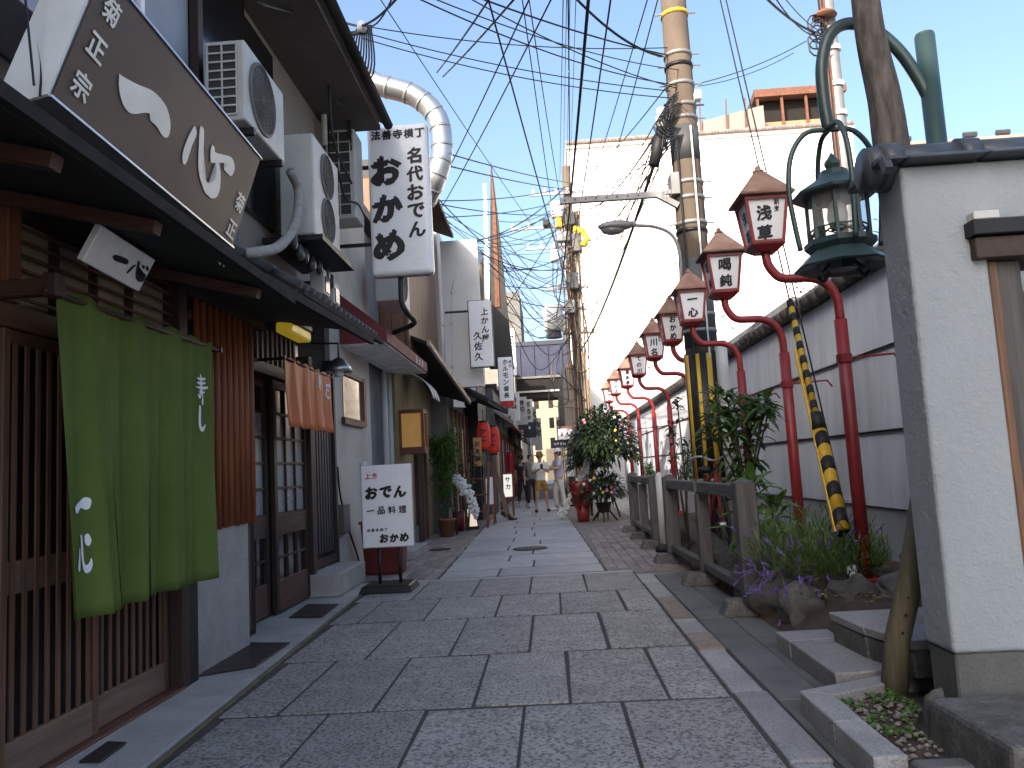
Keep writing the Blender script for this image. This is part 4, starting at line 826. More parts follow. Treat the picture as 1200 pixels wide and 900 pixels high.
# ================================================================ white gate wall at the right edge
gw = thing('stucco_gate_wall', 'white stucco gate wall with grey tiled coping at the right edge', 'wall', (2.3, 3.5, 0))
YA, YB = 3.35, 3.6
MB().prism([V(1.564, YA, .37), V(1.885, YA, .37), V(1.885, YA, 2.13), V(4.2, YA, 2.13), V(4.2, YA, 2.395), V(1.564, YA, 2.395)], V(0, YB-YA, 0)).build('stucco', m_stucco, gw, bevel=.018, seg=3)
MB().box(1.575, YA+.012, 0, 1.88, YB-.012, .369).build('plinth', m_concrete_dk, gw, bevel=.008)
m_captile = mat('grey_cap_tile', (.05, .056, .065), (.032, .036, .043), rough=.4, scale=6, rv=.12, dirt=.3)
x = 1.46
for i, w in enumerate((.1, .335, .335, .335, .335, .335, .335, .335)):
    MB().hexa([V(x+.002, YA-.1, 2.4), V(x+w-.002, YA-.1, 2.4), V(x+w-.002, YB+.1, 2.4), V(x+.002, YB+.1, 2.4)], [V(x+.002, YA-.02, 2.44), V(x+w-.002, YA-.02, 2.44), V(x+w-.002, YB+.02, 2.44), V(x+.002, YB+.02, 2.44)]).build('under_tile', m_captile, gw, bevel=.01)
    MB().tube([(x+.003, (YA+YB)/2, 2.435), (x+w-.003, (YA+YB)/2, 2.435)], .095, 14).build('ridge_tile', m_captile, gw, smooth=True)
    if i: MB().tube([(x-.035, (YA+YB)/2, 2.437), (x+.045, (YA+YB)/2, 2.437)], .107, 14).build('tile_collar', m_captile, gw, smooth=True)
    x += w
MB().lathe([(.088, 0), (.09, .03), (.07, .035)], (1.455, (YA+YB)/2, 2.43), 18, 'x').build('end_tile', m_captile, gw, smooth=True)
MB().bar((1.475, YA-.09, 2.35), (1.475, YA-.06, 2.41), .03, .04).build('end_hook', m_captile, gw)
w_gate = wood('old_gate_wood', (.2, .095, .045), (.07, .045, .035), 2, rough=.6, dirt=.45)
w_gateg = wood('grey_gate_wood', (.1, .095, .095), (.045, .042, .042), 2, rough=.7)
MB().box(1.80, YA-.07, 2.06, 4.2, YB+.05, 2.125).build('lintel_roof', m_black, gw, bevel=.004)
MB().box(1.815, YA-.045, 1.965, 4.2, YB+.02, 2.055).build('lintel', w_darky, gw, bevel=.004)
MB().box(1.815, YA-.06, 2.127, 1.92, YA-.001, 2.163).build('white_tile', m_acwhite, gw, bevel=.004)
MB().box(1.8865, YA+.01, .0, 1.925, YB-.03, 1.964).build('gate_post', w_gate, gw, bevel=.006)
MB().box(1.926, YA+.03, .0, 2.03, YB-.03, 1.964).build('gate_post', w_gateg, gw, bevel=.006)
MB().tube([(2.09, YA+.12, 0), (2.085, YA+.12, 1.4), (2.02, YA+.11, 1.8), (1.96, YA+.1, 1.96)], [.05, .05, .055, .07], 10).build('curved_brace', w_gate, gw, smooth=True)
MB().box(2.14, YA+.08, .05, 4.2, YA+.12, 1.964).build('gate_leaf', w_gateg, gw)
MB().hexa([V(1.4, 2.7, 0), V(2.6, 2.7, 0), V(2.6, 3.30, 0), V(1.4, 3.30, 0)], [V(1.42, 2.72, .232), V(2.6, 2.72, .235), V(2.6, 3.30, .232), V(1.42, 3.29, .228)]).build('foundation_stone', m_rough, gw, bevel=.02, seg=2)
# small dark rock against the base
o = MB().blob((1.47, 3.36, .06), .06, .07, .15, 3, .25).build('dark_rock', m_rock, None, smooth=True); tag(o, 'dark mossy rock leaning on the foot of the white gate wall', 'rock')
# ================================================================ kerbed tree pit, steps
def slab(pxs, z, d, name, m_, parent=None, bevel=.01):
    P = [oZ(u, v, z) for u, v in pxs]; return MB().hexa([p+V(0, 0, -d) for p in P], P).build(name, m_, parent, bevel=bevel, seg=2)
pit = thing('granite_kerb', 'pale granite kerb round the tree pit at the lower right', 'kerb', (1.2, 3.5, 0))
for a, b, c_, d_ in [((1.1, 3.05), (1.225, 3.05), (1.225, 3.45), (1.1, 3.45)), ((1.1, 3.455), (1.225, 3.455), (1.235, 3.82), (1.1, 3.905))]:
    P = [V(*q, .1) for q in (a, b, c_, d_)]; MB().hexa([p+V(0, 0, -.13) for p in P], P).build('kerb_stone', m_granite_lt, pit, bevel=.008, seg=2)
P = [V(1.1, 3.91, .1), V(1.237, 3.825, .1), V(1.56, 3.98, .1), V(1.55, 4.11, .1)]; MB().hexa([p+V(0, 0, -.13) for p in P], P).build('kerb_stone', m_granite_lt, pit, bevel=.008, seg=2)
MB().box(1.226, 2.95, -.03, 1.5, 3.045, .09).build('kerb_stone', m_concrete_dk, pit, bevel=.01)
m_soil = mat('soil', (.07, .05, .038), (.04, .03, .024), rough=.95, scale=12, bump=.8, bscale=40)
so = MB().grid(lambda a, b: (1.226+.36*a, 3.05+.9*b, .055+.02*mnoise.noise(V(a*5, b*7, 1))), 10, 16).build('soil_bed', m_soil, fixn=False); tag(so, kind='structure')
pbm = MB(); m_pebble = mat('pebbles', (.24, .22, .19), (.09, .08, .07), rough=.85, scale=40)
for i in range(190):
    x, y = rng.uniform(1.24, 1.54), rng.uniform(3.1, 3.85); s = rng.uniform(.004, .014); pbm.blob((x, y, .068), s*1.2, s, s*.7, i, .2, 6, 4)
tag(pbm.build('gravel', m_pebble, smooth=True), 'small pale pebbles scattered on the soil of the tree pit', 'gravel', kind='stuff')
s1 = thing('lower_stone_step', 'lower pale granite step beside the flower bed', 'step', (1.6, 4.7, 0))
P = [V(1.36, 4.18, .1), V(2.2, 4.24, .1), V(2.2, 4.98, .1), V(1.355, 4.93, .1)]; MB().hexa([p+V(.01, 0, -.12) for p in P], P).build('tread', m_granite_lt, s1, bevel=.01, seg=2)
P = [V(1.355, 4.94, .1), V(2.2, 4.99, .1), V(2.2, 5.24, .1), V(1.347, 5.2, .1)]; MB().hexa([p+V(.01, 0, -.12) for p in P], P).build('tread', m_granite_lt, s1, bevel=.01, seg=2)
s2 = thing('upper_stone_step', 'upper granite step with rough face leading to the gate', 'step', (2.0, 4.5, .1))
for a, b in ((4.06, 4.42), (4.425, 4.86)):
    x0 = 1.69-.085*(a-4.06)/.36 if a < 4.2 else 1.605
    P = [V(x0, a, .27), V(2.75, a+.03, .27), V(2.75, b+.03, .27), V(1.61 if a < 4.2 else 1.575, b, .27)]; MB().hexa([p+V(.01, 0, -.05) for p in P], P).build('tread', m_granite_lt, s2, bevel=.008, seg=2)
    MB().hexa([p+V(.02, 0, -.19) for p in P], [p+V(.015, 0, -.051) for p in P]).build('rough_face', m_rough, s2, bevel=.012)
# ================================================================ flower bed with boulders
sb = MB().grid(lambda a, b: (1.5+1.4*a, 4.9+10*b, .24*min(1, a*3.5)+.03*mnoise.noise(V(a*6, b*40, 3))-.02*(a < .05)), 18, 60).build('flower_bed_soil', m_soil, fixn=False, smooth=True); tag(sb, kind='structure')
rocks = [(1.7, 5.75, .12, .16, .2, .16, 'mossy boulder in front of the lavender'), (1.98, 5.55, .23, .17, .17, .13, 'grey boulder at the foot of the yellow striped guard'), (2.22, 5.45, .26, .14, .14, .11, 'pale round boulder beside the first red pole'),
         (2.55, 5.6, .32, .26, .2, .2, 'large dark boulder between the gate wall and first red pole'), (1.62, 6.25, .14, .16, .2, .17, 'low boulder behind the near fence post'), (1.66, 6.9, .16, .18, .22, .2, 'dark boulder behind the fence rail'),
         (1.68, 7.6, .18, .18, .25, .25, 'tall dark boulder behind the middle fence post'), (1.66, 8.5, .16, .16, .3, .22, 'boulder beside the bicycle'), (1.62, 10.4, .14, .15, .25, .2, 'boulder behind the white bollard'), (1.6, 12.2, .14, .15, .3, .2, 'boulder behind the far fence section')]
for i, (x, y, z, rx, ry, rz, lb_) in enumerate(rocks):
    o = MB().blob((x, y, z), rx, ry, rz, i+1, .3, 16, 11).build('boulder', m_rock, None, smooth=True); tag(o, lb_, 'rock', 'boulders edging the flower bed')
# leaf litter
lf = MB()
for i in range(260):
    x, y = rng.uniform(1.7, 2.8), rng.uniform(5.0, 7.0); a = rng.uniform(0, 6.3); s = rng.uniform(.012, .03); c = V(x, y, .262+rng.uniform(0, .02)); d = V(math.cos(a), math.sin(a), rng.uniform(-.2, .2))*s; e = V(-d.y, d.x, rng.uniform(-.01, .01))*.5
    lf.add([c-d, c+e, c+d, c-e], [(0, 1, 2, 3)])
tag(lf.build('leaf_litter', mat('dry_leaf', (.3, .19, .08), (.16, .09, .04), rough=.8, scale=30), fixn=False), 'dry brown leaves lying round the first red pole', 'leaves', kind='stuff')
# ================================================================ timber fence on stone feet
m_fw = wood('grey_fence_wood', (.125, .122, .12), (.06, .058, .057), 2, rough=.8, bump=.5, dirt=.4); m_fwy = wood('grey_fence_rail', (.125, .122, .12), (.06, .058, .057), 1, rough=.8, bump=.5, dirt=.4)
def fence(label, pts, zt, rails, near_h):
    t = thing('wooden_fence', label, 'fence', (pts[0][0], pts[0][1], 0), 'low fences along the flower bed')
    for i, (x, y) in enumerate(pts):
        big = i in (0, len(pts)-1); w = .078 if big else .06; h = near_h if i == 0 else zt+.06 if big else zt-.09
        MB().box(x-w, y-w, .11, x+w, y+w, h).build('post', m_fw, t, bevel=.006)
        if big: MB().hexa([V(x-w, y-w, h), V(x+w, y-w, h), V(x+w, y+w, h), V(x-w, y+w, h)], [V(x-.02, y-.02, h+.03), V(x+.02, y-.02, h+.03), V(x+.02, y+.02, h+.03), V(x-.02, y+.02, h+.03)]).build('post_cap', m_fw, t)
        MB().hexa([V(x-.26, y-.11, -.02), V(x+.2, y-.11, -.02), V(x+.2, y+.11, -.02), V(x-.26, y+.11, -.02)], [V(x-.2, y-.1, .105), V(x+.16, y-.1, .105), V(x+.16, y+.1, .105), V(x-.2, y+.1, .105)]).build('stone_foot', m_rough, t, bevel=.012)
    for (x0, y0), (x1, y1) in zip(pts[:-1], pts[1:]):
        MB().bar((x0, y0+.08, zt-.02), (x1, y1-.08, zt-.02), .11, .1).build('top_rail', m_fwy, t, bevel=.005); MB().bar((x0, y0+.08, .17), (x1, y1-.08, .17), .09, .07).build('bottom_rail', m_fwy, t, bevel=.005)
fence('near wooden fence with square post beside the lavender', [(1.51, 6.4), (1.47, 8.0), (1.42, 9.75)], .95, 1, 1.0)
fence('far wooden fence beyond the white bollard', [(1.46, 11.5), (1.45, 12.9), (1.44, 14.3)], .95, 1, 1.0)
bo = thing('white_bollard', 'slim white bollard with black base between the fence sections', 'bollard', (1.46, 10.9, 0))
MB().lathe([(.12, 0), (.12, .07), (.06, .1)], (1.46, 10.9, 0), 16).build('base', m_rubber, bo, smooth=True); MB().lathe([(.052, .1), (.052, 1.0), (.035, 1.04), (.01, 1.06)], (1.46, 10.9, 0), 16).build('post', m_wcap, bo, smooth=True)
MB().tube(arc([V(1.5, 10.86, .92), V(1.56, 10.85, .86), V(1.56, 10.85, .78), V(1.51, 10.86, .74)], 5), .014, 6).build('chain_hook', m_rubber, bo, smooth=True)
# bicycle parked behind the fence
bi = thing('bicycle', 'red bicycle with black saddle parked behind the near fence', 'bicycle', (1.72, 8.9, 0))
ZB = .2
for yc in (8.4, 9.45):
    wh = MB().tube([(1.74, yc+.32*math.cos(a*math.pi/14), ZB+.32+.32*math.sin(a*math.pi/14)) for a in range(29)], .017, 6).build('tyre', m_rubber, bi, smooth=True)
    for k in range(12): a = k*math.pi/6; MB().tube([(1.74, yc, ZB+.32), (1.74, yc+.305*math.cos(a), ZB+.32+.305*math.sin(a))], .0025, 4).build('spoke', m_alu, wh)
    MB().lathe([(.03, -.03), (.03, .03)], (1.74, yc, ZB+.32), 10, 'x').build('hub', m_alu, wh)
fr = [((8.4, .32), (8.55, .95)), ((8.55, .82), (8.95, .3)), ((8.56, .88), (9.1, .72)), ((8.95, .3), (9.13, .82)), ((8.95, .3), (9.45, .32)), ((9.11, .74), (9.45, .32))]
for (a, b), (c_, d_) in fr: MB().tube([(1.74, a, ZB+b), (1.74, c_, ZB+d_)], .018, 8).build('frame_tube', m_red, bi, smooth=True)
MB().blob((1.74, 9.15, ZB+.88), .075, .13, .045, 2, .08).build('saddle', m_rubber, bi, smooth=True); MB().tube([(1.74, 9.13, ZB+.82), (1.74, 9.15, ZB+.88)], .014, 6).build('seat_post', m_alu, bi)
MB().tube(arc([V(1.5, 8.68, ZB+1.0), V(1.6, 8.6, ZB+1.03), V(1.74, 8.56, ZB+.98), V(1.88, 8.6, ZB+1.03), V(1.98, 8.68, ZB+1.0)], 5), .013, 6).build('handlebar', m_alu, bi, smooth=True)
# ================================================================ red lantern posts
m_lroof = mat('rusty_lantern_roof', (.15, .06, .045), (.3, .2, .14), rough=.75, scale=5, rv=.3, dirt=.6, dirtc=(.09, .03, .028), dirts=4, bump=.2)
m_lpanel = mat('lantern_panel', (.74, .75, .76), (.69, .7, .72), rough=.4, scale=3, dirt=.1)
def lantern_post():
    Z = 3.36; t = thing('red_lantern_post', '', 'lantern post', (0, 0, 0), 'red lantern posts along the garden wall')
    pth = arc([V(.0, 0, Z-.65), V(.015, 0, Z-.75), V(.09, 0, Z-.845), V(.21, 0, Z-.86), V(.32, 0, Z-.865), V(.43, 0, Z-.92), V(.49, 0, Z-1.03), V(.5, 0, Z-1.2)], 6)
    MB().tube(pth, .034, 12).build('arm', m_red, t, smooth=True)
    MB().tube([(.5, 0, Z-1.19), (.5, 0, .3)], .047, 14).build('pole', m_red, t, smooth=True)
    MB().box(.42, -.08, .22, .58, .08, .3).build('base_plate', m_red, t, bevel=.006)
    MB().tube([(.5, 0, 1.88), (.88, .05, 1.9), (.92, .05, 1.84)], .009, 6).build('wall_tie', m_red, t); MB().lathe([(.056, 1.85), (.056, 1.91)], (.5, 0, 0), 14).build('tie_collar', m_red, t)
    # roof: hipped with upturned lip, knob
    h0, h1 = .185, .05
    def ring(h, z): return [V(-h, -h, z), V(h, -h, z), V(h, h, z), V(-h, h, z)]
    rf = MB(); rf.hexa(ring(.198, Z-.255), ring(.202, Z-.24)); rf.build('roof_lip', m_lroof, t, bevel=.004)
    MB().hexa(ring(.2, Z-.2395), ring(.035, Z-.03)).build('roof', m_lroof, t, bevel=.006)
    MB().lathe([(.045, Z-.03), (.04, Z-.015), (.02, Z-.005), (.024, Z+.01), (.0, Z+.03)], (0, 0, 0), 12).build('knob', m_lroof, t, smooth=True)
    top, bot, zt, zb = .156, .112, Z-.256, Z-.61
    MB().hexa(ring(bot-.012, zb), ring(top-.012, zt)).build('lamp_box', m_lpanel, t)
    for sx, sy in ((-1, -1), (1, -1), (1, 1), (-1, 1)):
        MB().bar((sx*(bot-.005), sy*(bot-.005), zb), (sx*(top-.005), sy*(top-.005), zt), .021, .021).build('corner_frame', m_red, t)
    for z, h in ((zb+.018, bot+.001), (zt-.018, top-.003)):
        for a, b in (((-h, -h), (h, -h)), ((h, -h), (h, h)), ((h, h), (-h, h)), ((-h, h), (-h, -h))):
            MB().bar((a[0], a[1], z), (b[0], b[1], z), .017, .02).build('cross_frame', m_red, t)
    MB().hexa(ring(.07, zb-.045), ring(bot+.015, zb)).build('bottom_plate', m_red, t, bevel=.004)
    return t
LP = [(888, 198), (842, 270), (806, 317), (784, 348), (764, 374), (746, 401), (733, 419), (720, 433), (712, 445)]
names = [('浅草', '割烹'), ('喝鈍', None), ('一心', None), ('おかめ', None), ('川名', '割烹'), ('ての川', None), ('喜多亭', None), ('さかえ', None), ('みやこ', None)]
ords = ['nearest red lantern post, reading two large characters and a small pair', 'second red lantern post from the gate, with rusty tan roof', 'third red lantern post, marked with the two characters of the green curtain', 'fourth red lantern post, with three kana down its panel',
        'fifth red lantern post, its pole behind the concrete utility pole', 'sixth red lantern post, first one with a sunlit orange roof', 'seventh red lantern post along the garden wall', 'eighth red lantern post, sunlit, second from the far end', 'ninth and farthest red lantern post of the row']
proto = lantern_post()
for i, (u, v) in enumerate(LP):
    p = oX(u, v, 1.7); loc = (1.7, p.y, p.z-3.36)
    t = copy_tree(proto, loc) if i else proto
    if i == 0: t.location = loc; OFF[t.name] = Vector(loc)
    t['label'] = ords[i]
for i, t in enumerate([o for o in COL.objects if o.name.startswith('red_lantern_post')]):
    O = Vector(t.location); OFF[t.name] = O; big, small = names[[n for n in range(9) if ords[n] == t['label']][0]]
    n = len(big); s = .135 if n == 2 else .1; hw = lambda zz: .1+(zz-O.z-3.36+.61)/.354*.044+.003
    zc = O.z+3.36-.433; up_ = V(0, -.118, .993)
    for k, ch in enumerate(big):
        zz = zc+s*1.08*((n-1)/2-k)-(.022 if small else 0)
        letter(t, ch, m_ink, V(O.x-(.022 if small else 0), O.y-hw(zz), zz), ex, up_, s, bold=.045, seed=k+i)
        letter(t, ch, m_ink, V(O.x-hw(zz), O.y, zz), V(0, -1, 0), V(-.118, 0, .993), s*.85, bold=.04, seed=k+i)
    if small:
        for k, ch in enumerate(small):
            zz = zc+.125-.05*k; letter(t, ch, m_ink, V(O.x+.072, O.y-hw(zz), zz), ex, up_, .05, bold=.02)
# ================================================================ green arched street lamp
m_grn = mat('dark_green_paint', (.024, .05, .05), (.016, .035, .036), rough=.42, scale=5, spec=.5, dirt=.2)
YL = 4.6; gl = thing('green_arched_lamp', 'dark green street lamp with lantern hanging from a curved arm', 'street lamp', (2.376, YL, .2))
MB().tube([(2.376, YL, .2), (2.376, YL, 3.63)], .056, 16).build('post', m_grn, gl, smooth=True); MB().lathe([(.056, 3.63), (.05, 3.645), (.0, 3.65)], (2.376, YL, 0), 16).build('post_cap', m_grn, gl)
ap = arc([oY(u, v, YL) for u, v in ((1096, 130), (1076, 92), (1052, 58), (1022, 34), (992, 28), (972, 42), (963, 75), (965, 115), (971, 152))], 6); ap[0] = V(2.376, YL, ap[0].z)
MB().tube(ap, .036, 12).build('arm', m_grn, gl, smooth=True)
LC = oY(979, 230, YL); cx_, cz_ = LC.x, LC.z
hang = ap[-1]
for sg_ in (-1, 1):
    hp = arc([hang, V(cx_+sg_*.14, YL, hang.z-.015), V(cx_+sg_*.235, YL, hang.z-.15), V(cx_+sg_*.265, YL, hang.z-.36), V(cx_+sg_*.25, YL, hang.z-.56), V(cx_+sg_*.23, YL, hang.z-.72)], 6)
    MB().tube(hp, .016, 8).build('hoop', m_grn, gl, smooth=True)
    hp = arc([hang, V(cx_, YL+sg_*.14, hang.z-.015), V(cx_, YL+sg_*.235, hang.z-.15), V(cx_, YL+sg_*.265, hang.z-.36), V(cx_, YL+sg_*.25, hang.z-.56), V(cx_, YL+sg_*.23, hang.z-.72)], 6)
    MB().tube(hp, .016, 8).build('hoop', m_grn, gl, smooth=True)
zt_ = cz_+.0
MB().lathe([(.245, zt_), (.25, zt_+.015), (.15, zt_+.075), (.085, zt_+.12), (.08, zt_+.15), (.03, zt_+.16), (.045, zt_+.19), (.045, zt_+.21), (.02, zt_+.24), (.0, zt_+.27)], (cx_, YL, 0), 8, ph=.39).build('roof', m_grn, gl)
m_lglass = glassmat('lamp_glass', (.5, .5, .48), .1, .75)
MB().lathe([(.155, zt_-.2), (.155, zt_-.002)], (cx_, YL, 0), 8, ph=.39).build('glass', m_lglass, gl)
MB().lathe([(.04, zt_-.2), (.06, zt_-.13), (.05, zt_-.06), (.02, zt_-.02)], (cx_, YL, 0), 12).build('bulb', m_signwhite, gl, smooth=True)
for k in range(8):
    a = .39+k*math.pi/4; x, y = cx_+.165*math.cos(a), YL+.165*math.sin(a); a2 = a+math.pi/4; x2, y2 = cx_+.165*math.cos(a2), YL+.165*math.sin(a2)
    MB().bar((x, y, zt_-.27), (x, y, zt_), .018, .018).build('corner_post', m_grn, gl)
    for (za, zb_) in ((-.2, -.2), (-.265, -.265), (-.2, -.265), (-.265, -.2)): MB().bar((x, y, zt_+za), (x2, y2, zt_+zb_), .008, .008).build('lattice_bar', m_grn, gl)
MB().lathe([(.2, zt_-.27), (.2, zt_-.3), (.17, zt_-.33), (.27, zt_-.42), (.26, zt_-.43), (.12, zt_-.4), (.08, zt_-.44)], (cx_, YL, 0), 8, ph=.39).build('base_roof', m_grn, gl)
for k in range(4):
    a = k*math.pi/2+.4; MB().tube(arc([V(cx_+.1*math.cos(a), YL+.1*math.sin(a), zt_-.42), V(cx_+.16*math.cos(a), YL+.16*math.sin(a), zt_-.47), V(cx_+.2*math.cos(a), YL+.2*math.sin(a), zt_-.44)], 4), .012, 6).build('scroll', m_grn, gl)
# ================================================================ utility poles
m_pole = mat('pole_concrete', (.15, .113, .082), (.09, .07, .054), rough=.88, scale=3, stretch=(1, 1, .4), bump=.3, bscale=60, dirt=.6, dirtc=(.07, .055, .045), dirts=2)
m_sheath = mat('pole_sheath', (.075, .08, .08), (.045, .048, .05), rough=.6, scale=6, dirt=.3)
m_yel = mat('warning_yellow', (.6, .38, .03), (.5, .3, .02), rough=.5, scale=6, dirt=.25)
m_zinc = mat('zinc_steel', (.3, .3, .3), (.2, .19, .18), rough=.55, metal=.5, scale=6)
px_, py_ = 1.925, 9.7
up = thing('concrete_utility_pole', 'tall concrete utility pole with steel bands and yellow striped sleeve', 'utility pole', (px_, py_, .1))
rad = lambda z: .212-.0075*z
MB().tube([(px_, py_, .1), (px_, py_, 6), (px_, py_, 12.5)], [rad(0), rad(6), rad(12.5)], 28).build('shaft', m_pole, up, smooth=True)
MB().tube([(px_, py_, 2.55), (px_, py_, 3.65)], [rad(2.6)+.006, rad(3.6)+.006], 28).build('sheath', m_sheath, up, smooth=True)
MB().tube([(px_, py_, 4.9), (px_, py_, 5.35)], [rad(4.9)+.006, rad(5.35)+.006], 28).build('sheath', m_sheath, up, smooth=True)
MB().tube([(px_, py_, .85), (px_, py_, 2.48)], [rad(.8)+.008]*2, 28).build('warning_sleeve', m_black, up, smooth=True)
for k in range(9):
    a0 = math.pi+.25+k*.68; r_ = rad(.8)+.011
    MB().grid(lambda a, b: (px_+r_*math.cos(a0+.3*a), py_+r_*math.sin(a0+.3*a), .86+1.6*b), 4, 1).build('yellow_stripe', m_yel, up, smooth=True, fixn=False, solid=.003)
for z, m_ in ((.95, m_zinc), (2.3, m_zinc), (2.75, m_zinc), (2.95, m_zinc), (3.2, m_zinc), (4.1, m_zinc), (4.42, m_zinc), (4.62, m_zinc), (5.45, m_zinc), (5.62, m_zinc), (5.9, m_zinc), (6.15, m_black), (6.3, m_zinc), (6.85, m_yel), (4.0, m_black)):
    MB().tube([(px_, py_, z-.022), (px_, py_, z+.022)], rad(z)+.014, 28).build('band', m_, up, smooth=True)
    if z > 4: MB().tube([(px_-rad(z)-.1, py_-.05, z), (px_+rad(z)+.1, py_-.05, z)], .011, 6).build('bolt', m_zinc, up)
MB().tube([(px_+.2, py_-.16, .1), (px_+.2, py_-.16, 2.6)], .075, 12).build('conduit', m_acwhite, up, smooth=True)
MB().tube([(px_+.05, py_-.215, 2.4), (px_+.05, py_-.2, 5.3)], .012, 6).build('earth_wire', m_wcap, up); MB().tube([(px_-.12, py_-.19, .4), (px_-.13, py_-.17, 5.0)], .014, 6).build('riser_cable', m_rubber, up)
MB().box(px_+.13, py_-.24, 5.62, px_+.21, py_-.12, 5.74).build('junction_box', m_wcap, up, bevel=.01)
# cable closure bundle on the left of the shaft
tz = thing('cable_closure', 'black and grey cable splice bundle hanging beside the utility pole', 'cable splice', oY(772, 185, 9.5))
MB().tube([oY(776, 128, 9.5), oY(774, 150, 9.5)], .07, 10).build('terminal', m_wcap, tz, smooth=True); MB().tube([oY(775, 150, 9.5), oY(771, 172, 9.5), oY(766, 194, 9.5)], [.06, .075, .065], 10).build('closure', m_rubber, tz, smooth=True)
for k in range(5): MB().tube(arc([oY(778+k, 125, 9.5), oY(784-2*k, 150+6*k, 9.5-.03*k), oY(775+k*2, 168, 9.48), oY(790, 110+12*k, 9.55)], 5), .01, 5).build('loop_cable', m_rubber, tz)
for k in range(7): MB().tube(arc([oY(795, 108+3*k, 9.45), oY(784-3*k, 118+5*k, 9.4), oY(780+k, 140+4*k, 9.4), oY(792+k, 150, 9.45)], 5), .009, 5).build('loop_cable', m_rubber, tz)
# steel outrigger arm and street light
ar = thing('steel_outrigger_arm', 'white steel arm with bolt holes reaching left from the utility pole', 'arm', oY(730, 235, 9.6))
p, q = oY(656, 236, 9.6), oY(770, 224, 9.6); q.z = p.z
MB().bar(p, q, .06, .075).build('beam', m_zinc, ar); MB().bar(q-V(.02, 0, -.01), oY(795, 243, 9.6)+V(0, 0, .02), .06, .07).build('elbow', m_zinc, ar); MB().bar(q, oY(800, 222, 9.6), .055, .05).build('strut', m_zinc, ar)
for k in range(8): MB().lathe([(.011, -.034), (.011, .0)], p+V(.06+.13*k, -.001, 0), 8, 'y').build('bolt_hole', m_black, ar)
MB().box(px_-.24, py_-.2, 4.45, px_-.14, py_+.05, 4.72).build('clamp', m_zinc, ar)
sl_ = thing('street_light', 'grey street light head on a short curved arm of the utility pole', 'street light', oY(720, 266, 9.5))
MB().tube(arc([oY(798, 345, 9.55), oY(797, 300, 9.5), oY(788, 276, 9.5), oY(768, 266, 9.5), oY(742, 264, 9.5)], 5), .022, 8).build('arm', m_zinc, sl_, smooth=True)
hc = oY(722, 266, 9.5)
MB().blob(hc+V(0, 0, .015), .225, .1, .065, 2, .03, 16, 10).build('head', m_zinc, sl_, smooth=True); MB().blob(hc+V(-.04, 0, -.03), .15, .075, .07, 2, .02, 14, 8).build('glass_bowl', mat('smoked_bowl', (.18, .18, .17), rough=.15, spec=.7), sl_, smooth=True); MB().tube([hc+V(.15, 0, .02), hc+V(.24, 0, .025)], .04, 8).build('collar', m_zinc, sl_)
# guy wire with striped guard
A_ = V(2.02, 5.75, .24); B_ = V(1.925, 9.7, 11.6)
A_ = oZ(1003, 690, .24)
gy = thing('guy_wire', 'guy wire with yellow and black striped guard anchored beside the first red pole', 'guy wire', A_)
dd = (B_-A_); LL = dd.length; dd.normalize(); at_ = lambda s: A_+dd*s
MB().tube([A_-dd*.05, B_], .007, 6).build('wire', m_rubber, gy); MB().tube([A_+V(.05, 0, .02), A_+V(.06, 0, .02)+dd*(LL*.98)], .007, 6).build('wire', m_rubber, gy)
MB().tube([A_-dd*.02, at_(.16)], .035, 8).build('anchor_sleeve', m_wcap, gy, smooth=True); MB().tube([at_(.1), at_(.3)], [.02, .03], 8).build('black_wrap', m_rubber, gy, smooth=True)
m_strp = m_rubber
MB().tube([at_(.42), at_(1.22)], .052, 14).build('guard_tube', m_yel, gy, smooth=True); MB().tube([at_(1.2), at_(1.34)], [.06, .045], 12).build('collar', m_rubber, gy, smooth=True); MB().tube([at_(1.3), at_(2.35)], .026, 12).build('guard_tube', m_yel, gy, smooth=True); MB().tube([at_(.41)+V(-.05, 0, 0), at_(1.9)+V(-.045, 0, 0)], .014, 8).build('rod', m_yel, gy)
for s in [.43+.2*k for k in range(4)]:
    n_ = 14; a = MB(); ring_ = []
    x_ = dd.cross(V(0, 1, 0)).normalized(); y_ = dd.cross(x_)
    for off_ in (0, .1): ring_.append([at_(min(1.22, s+off_+.05*math.sin(2*math.pi*k/n_)))+(x_*math.cos(2*math.pi*k/n_)+y_*math.sin(2*math.pi*k/n_))*.0545 for k in range(n_)])
    a.hexa(*ring_).build('black_stripe', m_rubber, gy, smooth=True)
for s in [1.36+.13*k for k in range(8)]:
    n_ = 12; x_ = dd.cross(V(0, 1, 0)).normalized(); y_ = dd.cross(x_)
    rg = [[at_(s+off_+.02*math.sin(2*math.pi*k/n_))+(x_*math.cos(2*math.pi*k/n_)+y_*math.sin(2*math.pi*k/n_))*.0285 for k in range(n_)] for off_ in (0, .065)]
    MB().hexa(*rg).build('black_stripe', m_rubber, gy, smooth=True)
